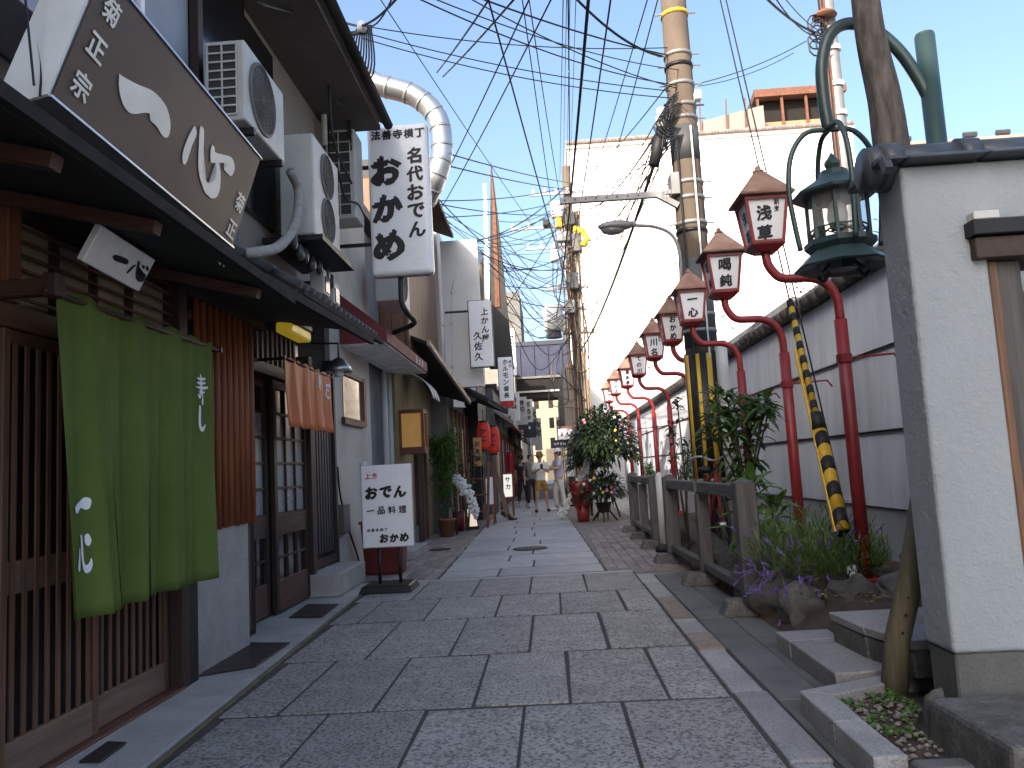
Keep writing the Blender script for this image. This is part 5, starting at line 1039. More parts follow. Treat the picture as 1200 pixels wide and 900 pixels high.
# second pole, crowded with gear
Y2 = 24; X2 = 1.03
u2 = thing('crowded_utility_pole', 'far sunlit utility pole crowded with crossarms, boxes and cables', 'utility pole', (X2, Y2, 0))
MB().tube([(X2, Y2, 0), (X2, Y2, 10.5)], [.18, .13], 16).build('shaft', m_pole, u2, smooth=True)
m_ins = mat('pale_insulator', (.62, .6, .55), (.5, .48, .44), rough=.35)
for z, l, dx in ((9.6, 1.6, -.35), (8.55, 2.2, -.75), (7.9, 1.8, -.5), (6.6, 1.3, -.2), (5.95, 1.3, -.3), (5.2, 1.0, .1)):
    MB().bar((X2+dx-l/2, Y2-.18, z), (X2+dx+l/2, Y2-.18, z), .07, .07).build('crossarm', m_zinc, u2)
    for k in range(5):
        xx = X2+dx-l/2+.1+k*(l-.2)/4; MB().lathe([(.03, 0), (.055, .04), (.03, .07), (.055, .11), (.02, .15)], (xx, Y2-.18, z+.035), 8).build('insulator', m_ins, u2, smooth=True)
for (u, v, w, h_, m_) in ((652, 246, .35, .5, m_wcap), (668, 258, .3, .35, m_sheath), (660, 278, .4, .3, m_zinc), (676, 285, .3, .55, m_greywall), (650, 300, .25, .35, m_wcap), (672, 330, .3, .5, m_sheath), (668, 360, .3, .4, m_zinc), (648, 375, .55, .6, m_wcap), (655, 262, .2, .3, m_yel), (640, 262, .2, .2, m_rubber)):
    c = oY(u, v, Y2-.3); MB().box(c.x-w/2, c.y-.15, c.z-h_/2, c.x+w/2, c.y+.15, c.z+h_/2).build('equipment_box', m_, u2, bevel=.03, seg=2)
for k in range(16):
    u, v = rng.uniform(640, 690), rng.uniform(240, 460); a = oY(u, v, Y2-.35); b = oY(rng.uniform(655, 685), v+rng.uniform(20, 70), Y2-.3)
    MB().tube(arc([a, (a+b)/2+V(rng.uniform(-.5, .5), 0, -.4), b], 5), .016, 5).build('drop_cable', rng.choice([m_rubber, m_sheath, m_pole]), u2)
m_tanc = mat('tan_cable', (.34, .25, .16), (.22, .16, .1), rough=.8)
for k in range(13):
    xx = X2-.3+.05*k; MB().tube(arc([V(xx, Y2-.22-.02*(k % 4), .6), V(xx+.09*math.sin(k*2), Y2-.26, 3), V(xx+.08*math.sin(k*3), Y2-.28, 5), V(xx+.12*math.sin(k), Y2-.24, 7), V(xx+.03, Y2-.2, 9)], 4), .022, 6).build('riser_pipe', [m_tanc, m_rust, m_tanc, m_sheath, m_pole][k % 5], u2)
tr_ = thing('pole_transformer', 'pale round transformer on the left of the crowded utility pole', 'transformer', oY(648, 395, Y2-.6))
c = oY(648, 372, Y2-.6); MB().lathe([(.2, -.42), (.3, -.38), (.3, .3), (.2, .38)], c, 16).build('tank', m_wcap, tr_, smooth=True); MB().lathe([(.24, -.62), (.22, -.42)], c, 12).build('underside', m_sheath, tr_)
MB().bar(c+V(.25, 0, 0), V(X2, Y2, c.z), .06, .06).build('bracket', m_zinc, tr_)
ycv = thing('yellow_cable_cover', 'yellow insulating cover on the cables right of the crowded pole', 'cable cover', oY(683, 275, 23.5))
MB().tube([oY(672, 268, 23.5), oY(682, 270, 23.5), oY(688, 280, 23.5), oY(683, 288, 23.5)], .1, 8).build('sleeve', mat('bright_yellow', (.75, .6, .05), rough=.5), ycv, smooth=True)
MB().bar(oY(684, 288, 23.5), oY(668, 300, 23.9), .03, .03).build('strap', m_rubber, ycv)
# slim steel pole behind the green lamp
sp = thing('slim_service_pole', 'slim pale service pole with a knot of cables behind the green lamp', 'utility pole', (2.9+.75, 10.2, 0))
c0, c1 = oY(972, 0, 10.2), oY(985, 200, 10.2); xs_ = (c0.x+c1.x)/2
MB().tube([(xs_, 10.2, .1), (xs_, 10.2, c0.z+2)], [.11, .085], 14).build('shaft', m_zinc, sp, smooth=True)
for k in range(4): MB().tube([(xs_-.13+.02*k, 10.1, 2), (xs_-.14+.02*k, 10.1, c0.z+.2)], .015, 6).build('riser_cable', m_rust if k % 2 else m_rubber, sp)
c = oY(966, 18, 10.1); MB().lathe([(.02, .1), (.13, .02), (.16, -.02)], c, 14).build('rusty_cap', m_rust, sp, smooth=True)
for k in range(8):
    c = oY(958+rng.uniform(-6, 10), 30+4*k, 10.1); MB().tube([c+V(.09*math.cos(t*.7)*(1+.3*k/8), -.05, .12*math.sin(t*.7)) for t in range(9)], .012, 5).build('cable_coil', m_rubber, sp)
for z in (c0.z-.7, c0.z-1.2, c0.z-1.6): MB().tube([(xs_, 10.2, z-.03), (xs_, 10.2, z+.03)], .12, 14).build('band', m_wcap, sp)

# ================================================================ overhead cables
def at_px(a, Y): return a if isinstance(a, Vector) else oY(*a, Y)
def cable(p, q, r, sag, grp, label, m_=None, n=14):
    pts = []
    for i in range(n+1):
        t = i/n; c = p.lerp(q, t); c.z -= sag*4*t*(1-t); pts.append(c)
    o = MB().tube(pts, r*(.5 if q.y < 11 else .75), 6).build('overhead_cable', m_ or m_rubber, None, smooth=True); tag(o, label, 'cable', grp); return o
EZ = e1.z+.09
E4 = lambda y: V(-1.82, y, EZ)
P2 = lambda u, v: oY(min(max(u, 664), 680), v, 23.75)
G1, G2, G3, G4 = 'cables from the left eave to the concrete pole', 'cables running along the alley overhead', 'thin cables crossing the far sky', 'cables hanging in front of the white building'
EV = oY(424, 30, 8.9)
for i, (u, v, sag, lb_) in enumerate([(800, 55, .12, 'uppermost thin cable from the left eave bracket to the concrete pole'), (800, 108, .1, 'middle cable from the left eave bracket to the concrete pole'), (800, 116, .12, 'lowest cable from the left eave bracket to the concrete pole')]):
    cable(EV+V(0, 0, -.08*i), oY(u, v, 9.65), .013, sag, G1, lb_)
cable(EV, oY(470, -8, 6.5), .026, .05, G1, 'thick twisted cable rising to the upper left from the eave bracket'); cable(EV+V(.03, 0, 0), oY(462, -8, 6.5), .018, .12, G1, 'second strand beside the thick twisted cable at the eave')
for i, (a, b, Ya, Yb, r, sag, lb_) in enumerate([((545, -5), (800, 105), 7, 9.65, .013, .1, 'cable entering the top of the frame left of centre and running to the concrete pole'),
        ((555, -5), (785, 65), 7, 9.65, .018, .05, 'thick cable crossing from the top centre down to the concrete pole'), ((483, -5), (795, 100), 6, 9.6, .013, .12, 'long cable from upper left of the sky to the concrete pole'),
        ((672, -5), (776, 66), 8, 9.5, .03, .12, 'fattest black cable ending at the clamp on the concrete pole'), ((500, -5), (798, 82), 6, 9.6, .011, .1, 'cable crossing the upper sky toward the far right')]):
    cable(at_px(a, Ya), at_px(b, Yb), r, sag, G1, lb_)
for i, (a, b, Ya, Yb, r, sag, lb_) in enumerate([((690, -5), (652, 372), 6, 23.4, .02, .25, 'black cable falling steeply from the top centre to the far pole'), ((622, -5), E4(14.2), 7, 15, .012, .05, 'left one of two cables dropping to the roofs behind the silver duct'), ((648, -5), E4(15.0), 7, 15, .012, .05, 'right one of two cables dropping to the roofs behind the silver duct'),
        ((576, -5), (512, 85), 6.5, 11.2, .014, .02, 'short cable dropping onto the silver duct'), ((606, -5), (519, 90), 6.5, 11.3, .014, .02, 'second short cable dropping onto the silver duct'),
        ((660, -5), (656, 212), 8, 23.7, .008, 0, 'leftmost of the four hair-thin wires above the far pole'), ((664, -5), (660, 212), 8, 23.7, .006, 0, 'second of the four hair-thin wires above the far pole'), ((668, -5), (664, 212), 8, 23.7, .006, 0, 'third of the four hair-thin wires above the far pole'), ((675, -5), (668, 212), 8, 23.7, .006, 0, 'rightmost of the four hair-thin wires above the far pole'),
        ((760, -5), (668, 290), 8, 23.75, .01, .1, 'thin cable slanting down in front of the white building from the top'), ((772, -5), (674, 330), 8, 23.75, .01, .2, 'thin cable nearest the concrete pole slanting to the far pole')]):
    cable(at_px(a, Ya), at_px(b, Yb), r, sag, G2, lb_)
for i, (a, b, Ya, Yb, lb_) in enumerate([((518, 178), (666, 214), 11.7, 23.75, 'upper thin cable from the silver duct toward the white building'), ((516, 192), (664, 222), 11.7, 23.75, 'second thin cable from the silver duct toward the far pole'), (E4(14.6), (668, 218), 15, 23.75, 'twisted cable above the rusty spike'), (E4(15.6), (670, 232), 15, 23.75, 'twisted cable at the rusty spike'), (V(-1.5, 16.8, 6.15), (670, 240), 17, 23.75, 'cable rising from the pale wing wall to the far pole'),
        ((589, 312), (672, 312), 20.4, 23.75, 'level cable low beside the far pole'), ((591, 335), (672, 330), 20.4, 23.75, 'lower level cable beside the far pole'), ((592, 347), (672, 360), 20.4, 23.75, 'sagging cable low over the footbridge'), ((584, 275), (660, 222), 20.4, 23.75, 'short slanting cable left of the far pole'),
        ((589, 318), (662, 300), 20.4, 23.75, 'short looping cable left of the far pole')]):
    cable(at_px(a, Ya), at_px(b, Yb), .016, .12 if i > 1 else .05, G3, lb_)
for i, (a, b, Ya, Yb, r, sag, lb_) in enumerate([((779, 122), (676, 400), 9.5, 23.75, .012, .3, 'cable from the splice bundle down to the far pole'), ((772, 195), (680, 385), 9.5, 23.75, .012, .2, 'second cable from the splice bundle down to the far pole'), ((790, 90), (672, 215), 9.6, 23.5, .012, .2, 'cable from the concrete pole up to the far crossarms'), ((790, 105), (680, 250), 9.6, 23.5, .012, .35, 'lower cable from the concrete pole to the far crossarms'), ((766, 194), (681, 410), 9.5, 23.75, .03, .25, 'thick black cable with a long sleeve before the white building'),
        ((756, 228), (681, 420), 9.6, 23.75, .009, .1, 'thin wire before the white building below the steel arm'), ((737, 230), (679, 345), 9.6, 23.75, .009, .05, 'short wire below the steel arm'),
        ((818, 98), (945, 48), 9.7, 10.1, .012, .06, 'upper cable between the concrete pole and the slim service pole'), ((818, 101), (930, 62), 9.7, 10.1, .01, .07, 'lower cable between the concrete pole and the slim service pole'), ((892, -8), (955, 38), 8, 10.1, .03, .06, 'thick tangled cable from the top right to the slim service pole'), ((905, -8), (958, 42), 8, 10.1, .016, .12, 'loose cable beside the thick tangled one at top right'), ((915, -8), (960, 36), 8.2, 10.1, .012, .05, 'thin cable beside the thick tangled one at top right')]):
    cable(at_px(a, Ya), at_px(b, Yb), r, sag, G4, lb_)
rg2 = random.Random(21)
G5 = 'tangle of thin cables round the far pole'
for i in range(44):
    k = i % 4
    if k == 0: a, Ya = oY(rg2.uniform(785, 800), rg2.uniform(95, 170), 9.6), 0
    elif k == 1: a = E4(rg2.uniform(13.2, 16.6)) if i % 8 < 4 else V(rg2.uniform(-2.0, -1.35), 16.82, 6.17)
    elif k == 2 and i % 8 == 2: a = oY(rg2.uniform(440, 760), -8, 8)
    elif k == 2: a = V(rg2.uniform(-2.0, -1.4), 16.82, 6.17)
    else: v_ = rg2.uniform(255, 400); a = oY(582+(v_-255)*.1, v_, 20.4)
    b = oY(rg2.uniform(658, 680), rg2.uniform(215, 395), 23.7)
    cable(a, b, rg2.choice([.009, .012, .015]), rg2.uniform(.05, .5), G5, 'thin dark cable in the tangle leading to the crowded far pole')
for i in range(8):
    v = rg2.uniform(240, 380); a = oY(582+(v-240)*.1, v, 20.4); b = oY(rg2.uniform(658, 676), v+rg2.uniform(-20, 60), 23.7)
    o = MB().tube(arc([a, (a+b)/2+V(rg2.uniform(-.2, .2), 0, -rg2.uniform(.5, 1.3)), b], 6), .011, 5).build('overhead_cable', m_rubber, None, smooth=True); tag(o, 'slack looping cable beside the crowded far pole', 'cable', 'slack loops beside the far pole')
es = thing('eave_cable_bracket', 'knot of cable clamps on the left eave under the sky', 'cable clamp', EV-V(0, 0, .3))
MB().lathe([(.05, -.1), (.07, -.04), (.05, .03), (.02, .06)], EV, 10).build('insulator', m_wcap, es, smooth=True); MB().bar(EV+V(-.4, 0, -.12), EV+V(0, 0, -.08), .04, .04).build('arm', m_black, es)
for k in range(9): MB().tube(arc([EV+V(-.05+.02*k, 0, 0), EV+V(-.12+.03*k, -.02, -.3-.04*k), EV+V(-.05-.02*k, .05, -.55-.06*k), EV+V(-.2, .1, -.7-.1*k)], 5), .011, 5).build('loop_cable', m_rubber, es)
# wiring along the left upper walls
for k, (pts, lb_) in enumerate([([(385, 100), (390, 160), (400, 190), (412, 215)], 'bunched black wires on the wall beside the tall outdoor unit'), ([(396, 200), (405, 232), (420, 240), (430, 262)], 'loose black wires left of the tall lit sign'), ([(300, 3), (345, 15), (400, 26), (424, 32)], 'long wire along the upper left eave'), ([(392, 118), (404, 122), (415, 115), (421, 90)], 'wire loop hanging from the upper left eave')]):
    o = MB().tube(arc([oX(u, v, -2.1) for u, v in pts], 5), .014, 6).build('wall_wire', m_rubber, None, smooth=True); tag(o, lb_, 'cable', 'wires on the left upper walls')
# ================================================================ white building and roofs behind the garden wall
wb = thing('white_warehouse', 'large sunlit white windowless building behind the garden wall', 'building', (8, 34, 0))
m_wwall = mat('bright_white_wall', (.8, .78, .74), (.76, .74, .7), rough=.85, scale=1, dirt=.1, dirtc=(.5, .47, .42), dirts=.8)
MB().box(1.5, 32, 0, 13.2, 44, 14.35).build('wall', m_wwall, wb)
MB().box(1.42, 31.9, 14.351, 13.28, 44, 14.5).build('cornice', m_wwall, wb)
cm = None; m_wtile = mat('pale_cornice_tile', (.3, .27, .25), (.2, .18, .17), rough=.7, rv=.2)
for i in range(86):
    x = 1.5+i*.137
    if cm is None: cm = MB().tube([(x, 31.78, 14.56), (x, 32.4, 14.85)], .06, 6).build('cornice_tile', m_wtile, wb); continue
    o = cm.copy(); COL.objects.link(o); o.location.x += i*.137
MB().box(1.45, 31.82, 14.501, 13.26, 32.5, 14.54).build('gutter_board', mat('rust_gutter', (.25, .16, .12), (.15, .1, .08), scale=8), wb)
for i in range(9): MB().lathe([(.05, 0), (.05, .06)], (4.2+(i*1.73) % 9, 31.94, 5+((i*37) % 60)/10), 8, 'y').build('wall_anchor', m_greywall, wb)
ph = thing('rusty_rooftop_shed', 'open rusty roofed shed on top of the white building', 'shed', (12.6, 36, 14.6))
MB().box(9.8, 34, 14.55, 13.6, 37, 15.75).build('parapet', mat('ochre_wall', (.3, .2, .11), (.22, .15, .09), scale=3), ph); MB().box(10.1, 34.4, 15.751, 13.6, 36.8, 16.85).build('dark_inside', m_inside, ph)
MB().hexa([V(9.9, 33.8, 16.86), V(13.9, 33.8, 16.86), V(13.9, 37.2, 17.2), V(10.3, 37.2, 17.2)], [V(9.9, 33.8, 17.2), V(13.9, 33.8, 17.2), V(13.9, 37.2, 17.4), V(10.3, 37.2, 17.4)]).build('roof', m_rust, ph)
for i in range(4): MB().box(10.0+i*1.05, 33.9, 15.2, 10.1+i*1.05, 34.0, 16.86).build('post', m_rust, ph)
MB().hexa([V(6.3, 33, 14.7), V(10, 33, 14.7), V(10, 34, 14.7), V(6.3, 34, 14.7)], [V(6.9, 33, 15.5), V(10, 33, 16.1), V(10, 34, 16.1), V(6.9, 34, 15.5)]).build('low_roof', m_beige, ph)
for i, x in enumerate((7.2, 8.3, 9.1)): MB().bar((x, 32.8, 14.7), (x+.1, 32.8, 16.4), .05, .05).build('antenna', m_rust, ph)
lr = thing('tiled_rooftop', 'pale tan tiled rooftop showing above the white gate wall', 'house', (19, 33, 0))
MB().box(14.6, 30, 0, 30, 31.6, 12.6).build('wall', m_beige, lr); MB().hexa([V(14.2, 29.6, 12.6), V(31, 29.6, 12.6), V(31, 31.9, 13.4), V(14.2, 31.9, 13.4)], [V(14.2, 29.6, 12.7), V(31, 29.6, 12.7), V(31, 31.9, 13.55), V(14.2, 31.9, 13.55)]).build('roof', mat('tan_tile', (.35, .25, .2), (.26, .19, .15), rough=.8, scale=9, stretch=(6, 1, 1)), lr)
for i in range(12): MB().tube([(14.8+i*1.3, 31.6, 13.6), (15.3+i*1.3, 31.6, 13.6)], .12, 8).build('ridge_tile', m_captile, lr)
sh = thing('garden_shed', 'grey metal roofed shed behind the panelled wall', 'shed', (4.8, 13, 0))
MB().box(3.6, 10.8, 0, 7, 15.0, 3.2).build('wall', m_whitewall, sh); MB().hexa([V(3.35, 10.5, 3.2), V(7.3, 10.5, 3.2), V(7.3, 15.3, 3.2), V(3.35, 15.3, 3.2)], [V(3.9, 10.5, 3.5), V(7.3, 10.5, 3.75), V(7.3, 15.3, 3.75), V(3.9, 15.3, 3.5)]).build('roof', mat('grey_metal_roof', (.3, .31, .31), (.22, .23, .23), rough=.5, metal=.3), sh); MB().box(3.3, 10.45, 3.14, 3.4, 15.35, 3.26).build('gutter', m_zinc, sh)
h2 = thing('tan_roofed_house', 'small house with tan tiled roof behind the far part of the wall', 'house', (4.6, 22, 0))
MB().box(3.3, 18, 0, 7, 27, 3.0).build('wall', m_cream, h2); MB().hexa([V(3.12, 17.6, 2.95), V(7.4, 17.6, 2.95), V(7.4, 27.4, 2.95), V(3.12, 27.4, 2.95)], [V(4.9, 17.6, 4.2), V(5.3, 17.6, 4.2), V(5.3, 27.4, 4.2), V(4.9, 27.4, 4.2)]).build('roof', mat('tan_roof', (.3, .2, .13), (.2, .13, .09), rough=.8, scale=7), h2)
nb_ = thing('house_with_lattice', 'tan house with dark lattice fence glimpsed under the green lamp', 'house', (5, 8.5, 0))
MB().box(3.7, 7.2, 0, 7, 10.2, 2.9).build('wall', mat('tan_wall', (.45, .33, .22), (.36, .27, .18), rough=.8), nb_); MB().box(3.75, 7.1, 2.901, 7, 10.2, 3.0).build('roof_edge', m_roofdark, nb_)
for i in range(8): MB().bar((3.66, 7.3+.35*i, 2.4), (3.66, 7.3+.35*i, 3.2), .03, .03).build('lattice_post', m_black, nb_)
MB().bar((3.66, 7.25, 3.18), (3.66, 9.9, 3.18), .04, .04).build('lattice_rail', m_black, nb_)
# ================================================================ far end: footbridge, bar front, lit houses
fb = thing('covered_footbridge', 'covered footbridge crossing the far end of the alley', 'bridge', (0, 45.5, 0))
m_lil = mat('lilac_panel', (.05, .055, .09), (.035, .04, .065), rough=.7, spec=.1)
MB().box(-3.2, 45, 5.15, 3, 47, 6.4).build('deck', m_inside, fb); MB().box(-3.2, 45.05, 6.41, 3, 45.12, 8.2).build('glazing', m_lil, fb); MB().box(-3.2, 44.98, 8.21, 3, 47, 8.45).build('roof_beam', m_navy, fb)
for i in range(8): MB().box(-3.0+i*.8, 44.97, 6.41, -2.95+i*.8, 45.049, 8.2).build('mullion', m_navy, fb)
MB().box(-3.2, 44.9, 5.5, 3, 44.98, 5.6).build('light_strip', m_wcapg, fb); MB().box(-3.2, 44.9, 6.3, 3, 44.985, 6.42).build('parapet', m_greywall, fb)
MB().bar((1.0, 44.8, 6.4), (2.2, 44.8, 8.0), .12, .12).build('brace', m_rust, fb)
for x in (-2.6, 2.4): MB().box(x-.2, 45.2, 0, x+.2, 46.5, 5.149).build('pier', m_greywall, fb)
bf = thing('bar_building', 'dark bar front on the right side near the far pole', 'shop', (1.9, 29.5, 0))
MB().box(.62, 28, 0, 1.48, 44.5, 4.7).build('wall', m_blackwall, bf); MB().box(.45, 27.95, 2.45, 1.48, 28.02, 2.62).build('fascia', w_browny, bf)
for i in range(6): MB().box(.58, 28.4+i*2.6, .3, .619, 30.2+i*2.6, 2.3).build('window', [m_frost, m_pane_dark][i % 2], bf)
t = thing('bar_sign', 'small white sign with black letters over the bar front', 'sign', oY(663, 514, 26.5)); a, b = oY(654, 503, 26.5), oY(672, 514, 26.5)
MB().box(a.x, 26.5, b.z, b.x, 26.6, a.z).build('panel', m_signwhite, t); letter(t, 'BAR', m_ink, V(a.x+.12, 26.497, (a.z+b.z)/2), ex, ez, .17, bold=.03); MB().bar((b.x, 26.55, b.z+.1), (X2+.1, 26.55, b.z+.1), .04, .04).build('bracket', m_black, t)
t = thing('bar_sign', 'dark sign board below the white bar sign', 'sign', oY(660, 525, 26.6)); a, b = oY(647, 516, 26.6), oY(666, 524, 26.6); MB().box(a.x, 26.6, b.z, b.x, 26.7, a.z).build('panel', m_navy, t); letter(t, 'OPEN', m_whiteink, V(a.x+.1, 26.597, (a.z+b.z)/2), ex, ez, .1, bold=.02); MB().bar((b.x, 26.65, b.z+.1), (X2+.1, 26.65, b.z+.1), .04, .04).build('bracket', m_black, t)
t = thing('white_floor_sign', 'tall white floor sign beside the garland at the bar front', 'sign', (.65, 24.5, 0)); MB().box(.5, 24.5, .9, .75, 24.6, 1.55).build('panel', m_signwhite, t); MB().box(.6, 24.53, 0, .65, 24.57, .9).build('post', m_black, t); MB().box(.45, 24.4, 0, .8, 24.7, .04).build('base', m_black, t)
for i, (x0, x1, Y, h_, m_, lb_) in enumerate([(-9, -1.4, 52, 13, m_greywall, 'grey far block beyond the footbridge on the left'), (-1.5, 1.2, 75, 8.6, mat('sunlit_tan', (.36, .3, .21), (.3, .25, .17), rough=.85), 'sunlit tan house closing the end of the alley'), (1.6, 12, 56, 12, m_greywall, 'pale far block beyond the footbridge on the right')]):
    t = thing('far_block', lb_, 'building', ((x0+x1)/2, Y+3, 0), 'buildings beyond the footbridge'); MB().box(x0, Y, 0, x1, Y+8, h_).build('wall', m_, t)
    nx = max(2, int((x1-x0)/1.2)); 
    for k in range(nx):
        for r in range(3): MB().box(x0+.3+k*(x1-x0)/nx, Y-.03, 3+r*1.9, x0+.75+k*(x1-x0)/nx, Y-.001, 4+r*1.9).build('window', m_pane_dark, t)
for i, (X, Y, z0, z1, w_, m_, tx) in enumerate([(-.9, 49, 2.6, 5.0, .45, m_wcapg, '大酒場'), (-.7, 54, 2.4, 4.6, .5, m_wcapg, '食堂'), (1.1, 50, 2.3, 3.4, .8, m_navy, '酒'), (.85, 57, 2.6, 4.8, .5, m_wcapg, '鮨処')]):
    t = thing('distant_sign', ['tall white', 'tall cream', 'small navy', 'slim white'][i]+' sign beyond the footbridge', 'sign', (X, Y, z0), 'signs beyond the footbridge'); MB().box(X-w_/2, Y, z0, X+w_/2, Y+.15, z1).build('cabinet', m_, t); letter(t, tx, m_ink if m_ != m_navy else m_whiteink, V(X, Y-.003, z1-.45), ex, ez, .55, True, bold=.03); MB().bar((X, Y+.08, z1), (X+(1 if X > 0 else -1)*1.5, Y+.08, z1), .05, .05).build('bracket', m_black, t)

# ================================================================ plants
def leaf(mb, p, d, L, w, droop=.3, nrm=None):
    d = Vector(d).normalized(); s = d.cross(V(0, 0, 1)); s = (s if s.length > .05 else V(1, 0, 0)).normalized(); u = s.cross(d)
    m1 = p+d*L*.45+u*L*.06; e = p+d*L+V(0, 0, -droop*L); m2 = p+d*L*.78+V(0, 0, -droop*L*.4)+u*.02*L
    mb.add([p, m1+s*w/2-u*w*.12, m1, m1-s*w/2-u*w*.12, m2+s*w*.36-u*w*.1, m2, m2-s*w*.36-u*w*.1, e], [(0, 1, 2), (0, 2, 3), (1, 4, 5, 2), (2, 5, 6, 3), (4, 7, 5), (5, 7, 6)])
def rdir(zlo=-.3, zhi=1):
    a = rng.uniform(0, 6.283); z = rng.uniform(zlo, zhi); r = math.sqrt(max(0, 1-z*z)) if abs(z) < 1 else .1; return V(r*math.cos(a), r*math.sin(a), z)
lm_a = leafmat('glossy_leaf', (.07, .13, .035), (.032, .066, .018)); lm_b = leafmat('bright_leaf', (.09, .17, .035), (.05, .1, .02)); lm_c = leafmat('lavender_leaf', (.14, .21, .07), (.07, .115, .04)); lm_d = leafmat('dark_leaf', (.028, .05, .02), (.014, .026, .012))
m_bark = mat('rough_bark', (.12, .105, .095), (.025, .022, .02), rough=.95, scale=9, stretch=(3, 3, .7), bump=1.0, bscale=12, bstretch=(3, 3, .6), detail=8)
m_stem = mat('green_stem', (.08, .075, .04), (.05, .045, .03), rough=.8)
def whorl_plant(name, label, base, stems, nleaf, L, w, mt, cat='plant'):
    t = thing(name, label, cat, base); fl = MB()
    for pts in stems:
        P = arc([Vector(base)+V(*q) for q in pts], 4); MB().tube(P, [.016*(1-.6*i/len(P)) for i in range(len(P))], 6).build('stem', m_stem, t, smooth=True)
        tip = P[-1]
        for k in range(nleaf):
            d = rdir(-.25, .9); leaf(fl, tip+V(0, 0, rng.uniform(-.14, .03))+d*.015, d, L*rng.uniform(.6, 1.1), w*rng.uniform(.8, 1.1), rng.uniform(.1, .5))
        for k in range(nleaf//2):
            q = P[int(len(P)*rng.uniform(.45, .9))]; d = rdir(-.3, .5); leaf(fl, q, d, L*rng.uniform(.6, 1), w, rng.uniform(.3, .6))
    fl.build('foliage', mt, t, fixn=False); return t
st_ = []
for i in range(13):
    a = i*2.4; r = .05+.33*math.sqrt((i+.5)/13); h_ = 1.88-.75*r*1.6+rng.uniform(-.25, .1)
    st_.append([(0, 0, 0), (r*.2*math.cos(a), r*.2*math.sin(a), h_*.5), (r*math.cos(a), r*math.sin(a)*.8, h_)])
whorl_plant('evergreen_shrub', 'tall evergreen shrub with long glossy leaves in front of the utility pole', (1.98, 8.2, .22), st_, 24, .25, .058, lm_a, 'shrub')
whorl_plant('broadleaf_plant', 'small broad-leaved plant behind the near fence post', (1.74, 7.0, .22), [[(0, 0, 0), (.02, 0, .3), (.0, .02, .72)], [(0, 0, 0), (.1, .03, .25), (.16, .0, .55)], [(0, 0, 0), (-.06, .03, .2), (-.1, .05, .45)]], 11, .32, .085, lm_b)
whorl_plant('leafy_sapling', 'slim leafy sapling left of the striped pole sleeve', (1.62, 9.9, .2), [[(0, 0, 0), (.02, .0, .8), (.0, .03, 1.75)], [(0, 0, 0), (-.05, 0, .7), (-.1, .03, 1.4)], [(0, 0, .3), (.05, .05, .8), (.1, .05, 1.2)]], 30, .12, .035, lm_d)
whorl_plant('garden_bush', 'round bush under the sunlit stretch of wall', (2.3, 16.5, .2), [[(0, 0, 0), (.25*math.cos(a), .25*math.sin(a), .5), (.5*math.cos(a), .5*math.sin(a), 1.0+.3*math.sin(a*3))] for a in range(7)], 40, .14, .06, lm_b, 'bush')
# lavender
lv = thing('lavender_bush', 'spreading lavender bush with purple flower spikes beside the near fence', 'bush', (1.95, 6.3, .2)); fl = MB(); fw = MB()
for i in range(4200):
    a = rng.uniform(0, 6.283); r = math.sqrt(rng.random()); c = V(1.98+.42*r*math.cos(a), 6.4+.62*r*math.sin(a), .28); hh = (.66*(1-.55*r*r))*rng.uniform(.55, 1.1)
    d = V(math.cos(a)*r*.9+rng.uniform(-.3, .3), math.sin(a)*r*.9+rng.uniform(-.3, .3), 1.1).normalized(); p = c+d*hh*rng.uniform(.1, .75)
    leaf(fl, p, (d+rdir(-.2, .6)*.6), rng.uniform(.06, .15), .011, .15)
for i in range(150):
    if i < 38:
        a = rng.uniform(0, 6.283); r = math.sqrt(rng.uniform(.3, 1)); p0 = V(1.98+.36*r*math.cos(a), 6.4+.55*r*math.sin(a), .42); d = V(math.cos(a)*.8, math.sin(a)*.8, .8).normalized(); ln_ = rng.uniform(.14, .3)
    else:
        p0 = V(rng.uniform(1.5, 1.95), rng.uniform(5.75, 6.6), rng.uniform(.2, .42)); d = V(-.8+rng.uniform(-.4, .8), -.5+rng.uniform(-.5, .4), rng.uniform(-.5, .6)).normalized(); ln_ = rng.uniform(.08, .2)
    e = p0+d*ln_; fl.tube([p0, e], .002, 4)
    for k in range(8): q = e+d*(.012*k-.02); fw.blob(q+rdir(-1, 1)*.006, .0065, .0065, .008, k, .2, 5, 3)
fl.build('foliage', lm_c, lv, fixn=False); fo = fw.build('flower_spikes', mat('lavender_purple', (.16, .1, .36), (.1, .06, .24), rough=.7), lv); fo['kind'] = 'stuff'
# low ground cover
gc = MB()
for i in range(900):
    if i < 420: x, y, z = rng.uniform(1.26, 1.56), rng.uniform(3.35, 3.95), .06
    else: x, y, z = rng.uniform(1.62, 2.7), rng.uniform(5.3, 9), .25
    if i < 420 and mnoise.noise(V(x*9, y*9, 2)) < .0: continue
    d = rdir(.1, .9); leaf(gc, V(x, y, z), d, rng.uniform(.025, .06), .02, .3)
tag(gc.build('ground_cover', lm_b, fixn=False), 'low green weeds in the tree pit and flower bed', 'weeds', kind='stuff')
vine = MB()
for i in range(160):
    y = rng.uniform(6.8, 9.4); leaf(vine, V(2.85+rng.uniform(-.1, .3), y, 2.92+rng.uniform(-.02, .3)), rdir(-.2, .8), rng.uniform(.04, .08), .035, .3)
tag(vine.build('wall_creeper', lm_b, fixn=False), 'sparse green creeper leaves along the wall coping', 'creeper', kind='stuff')
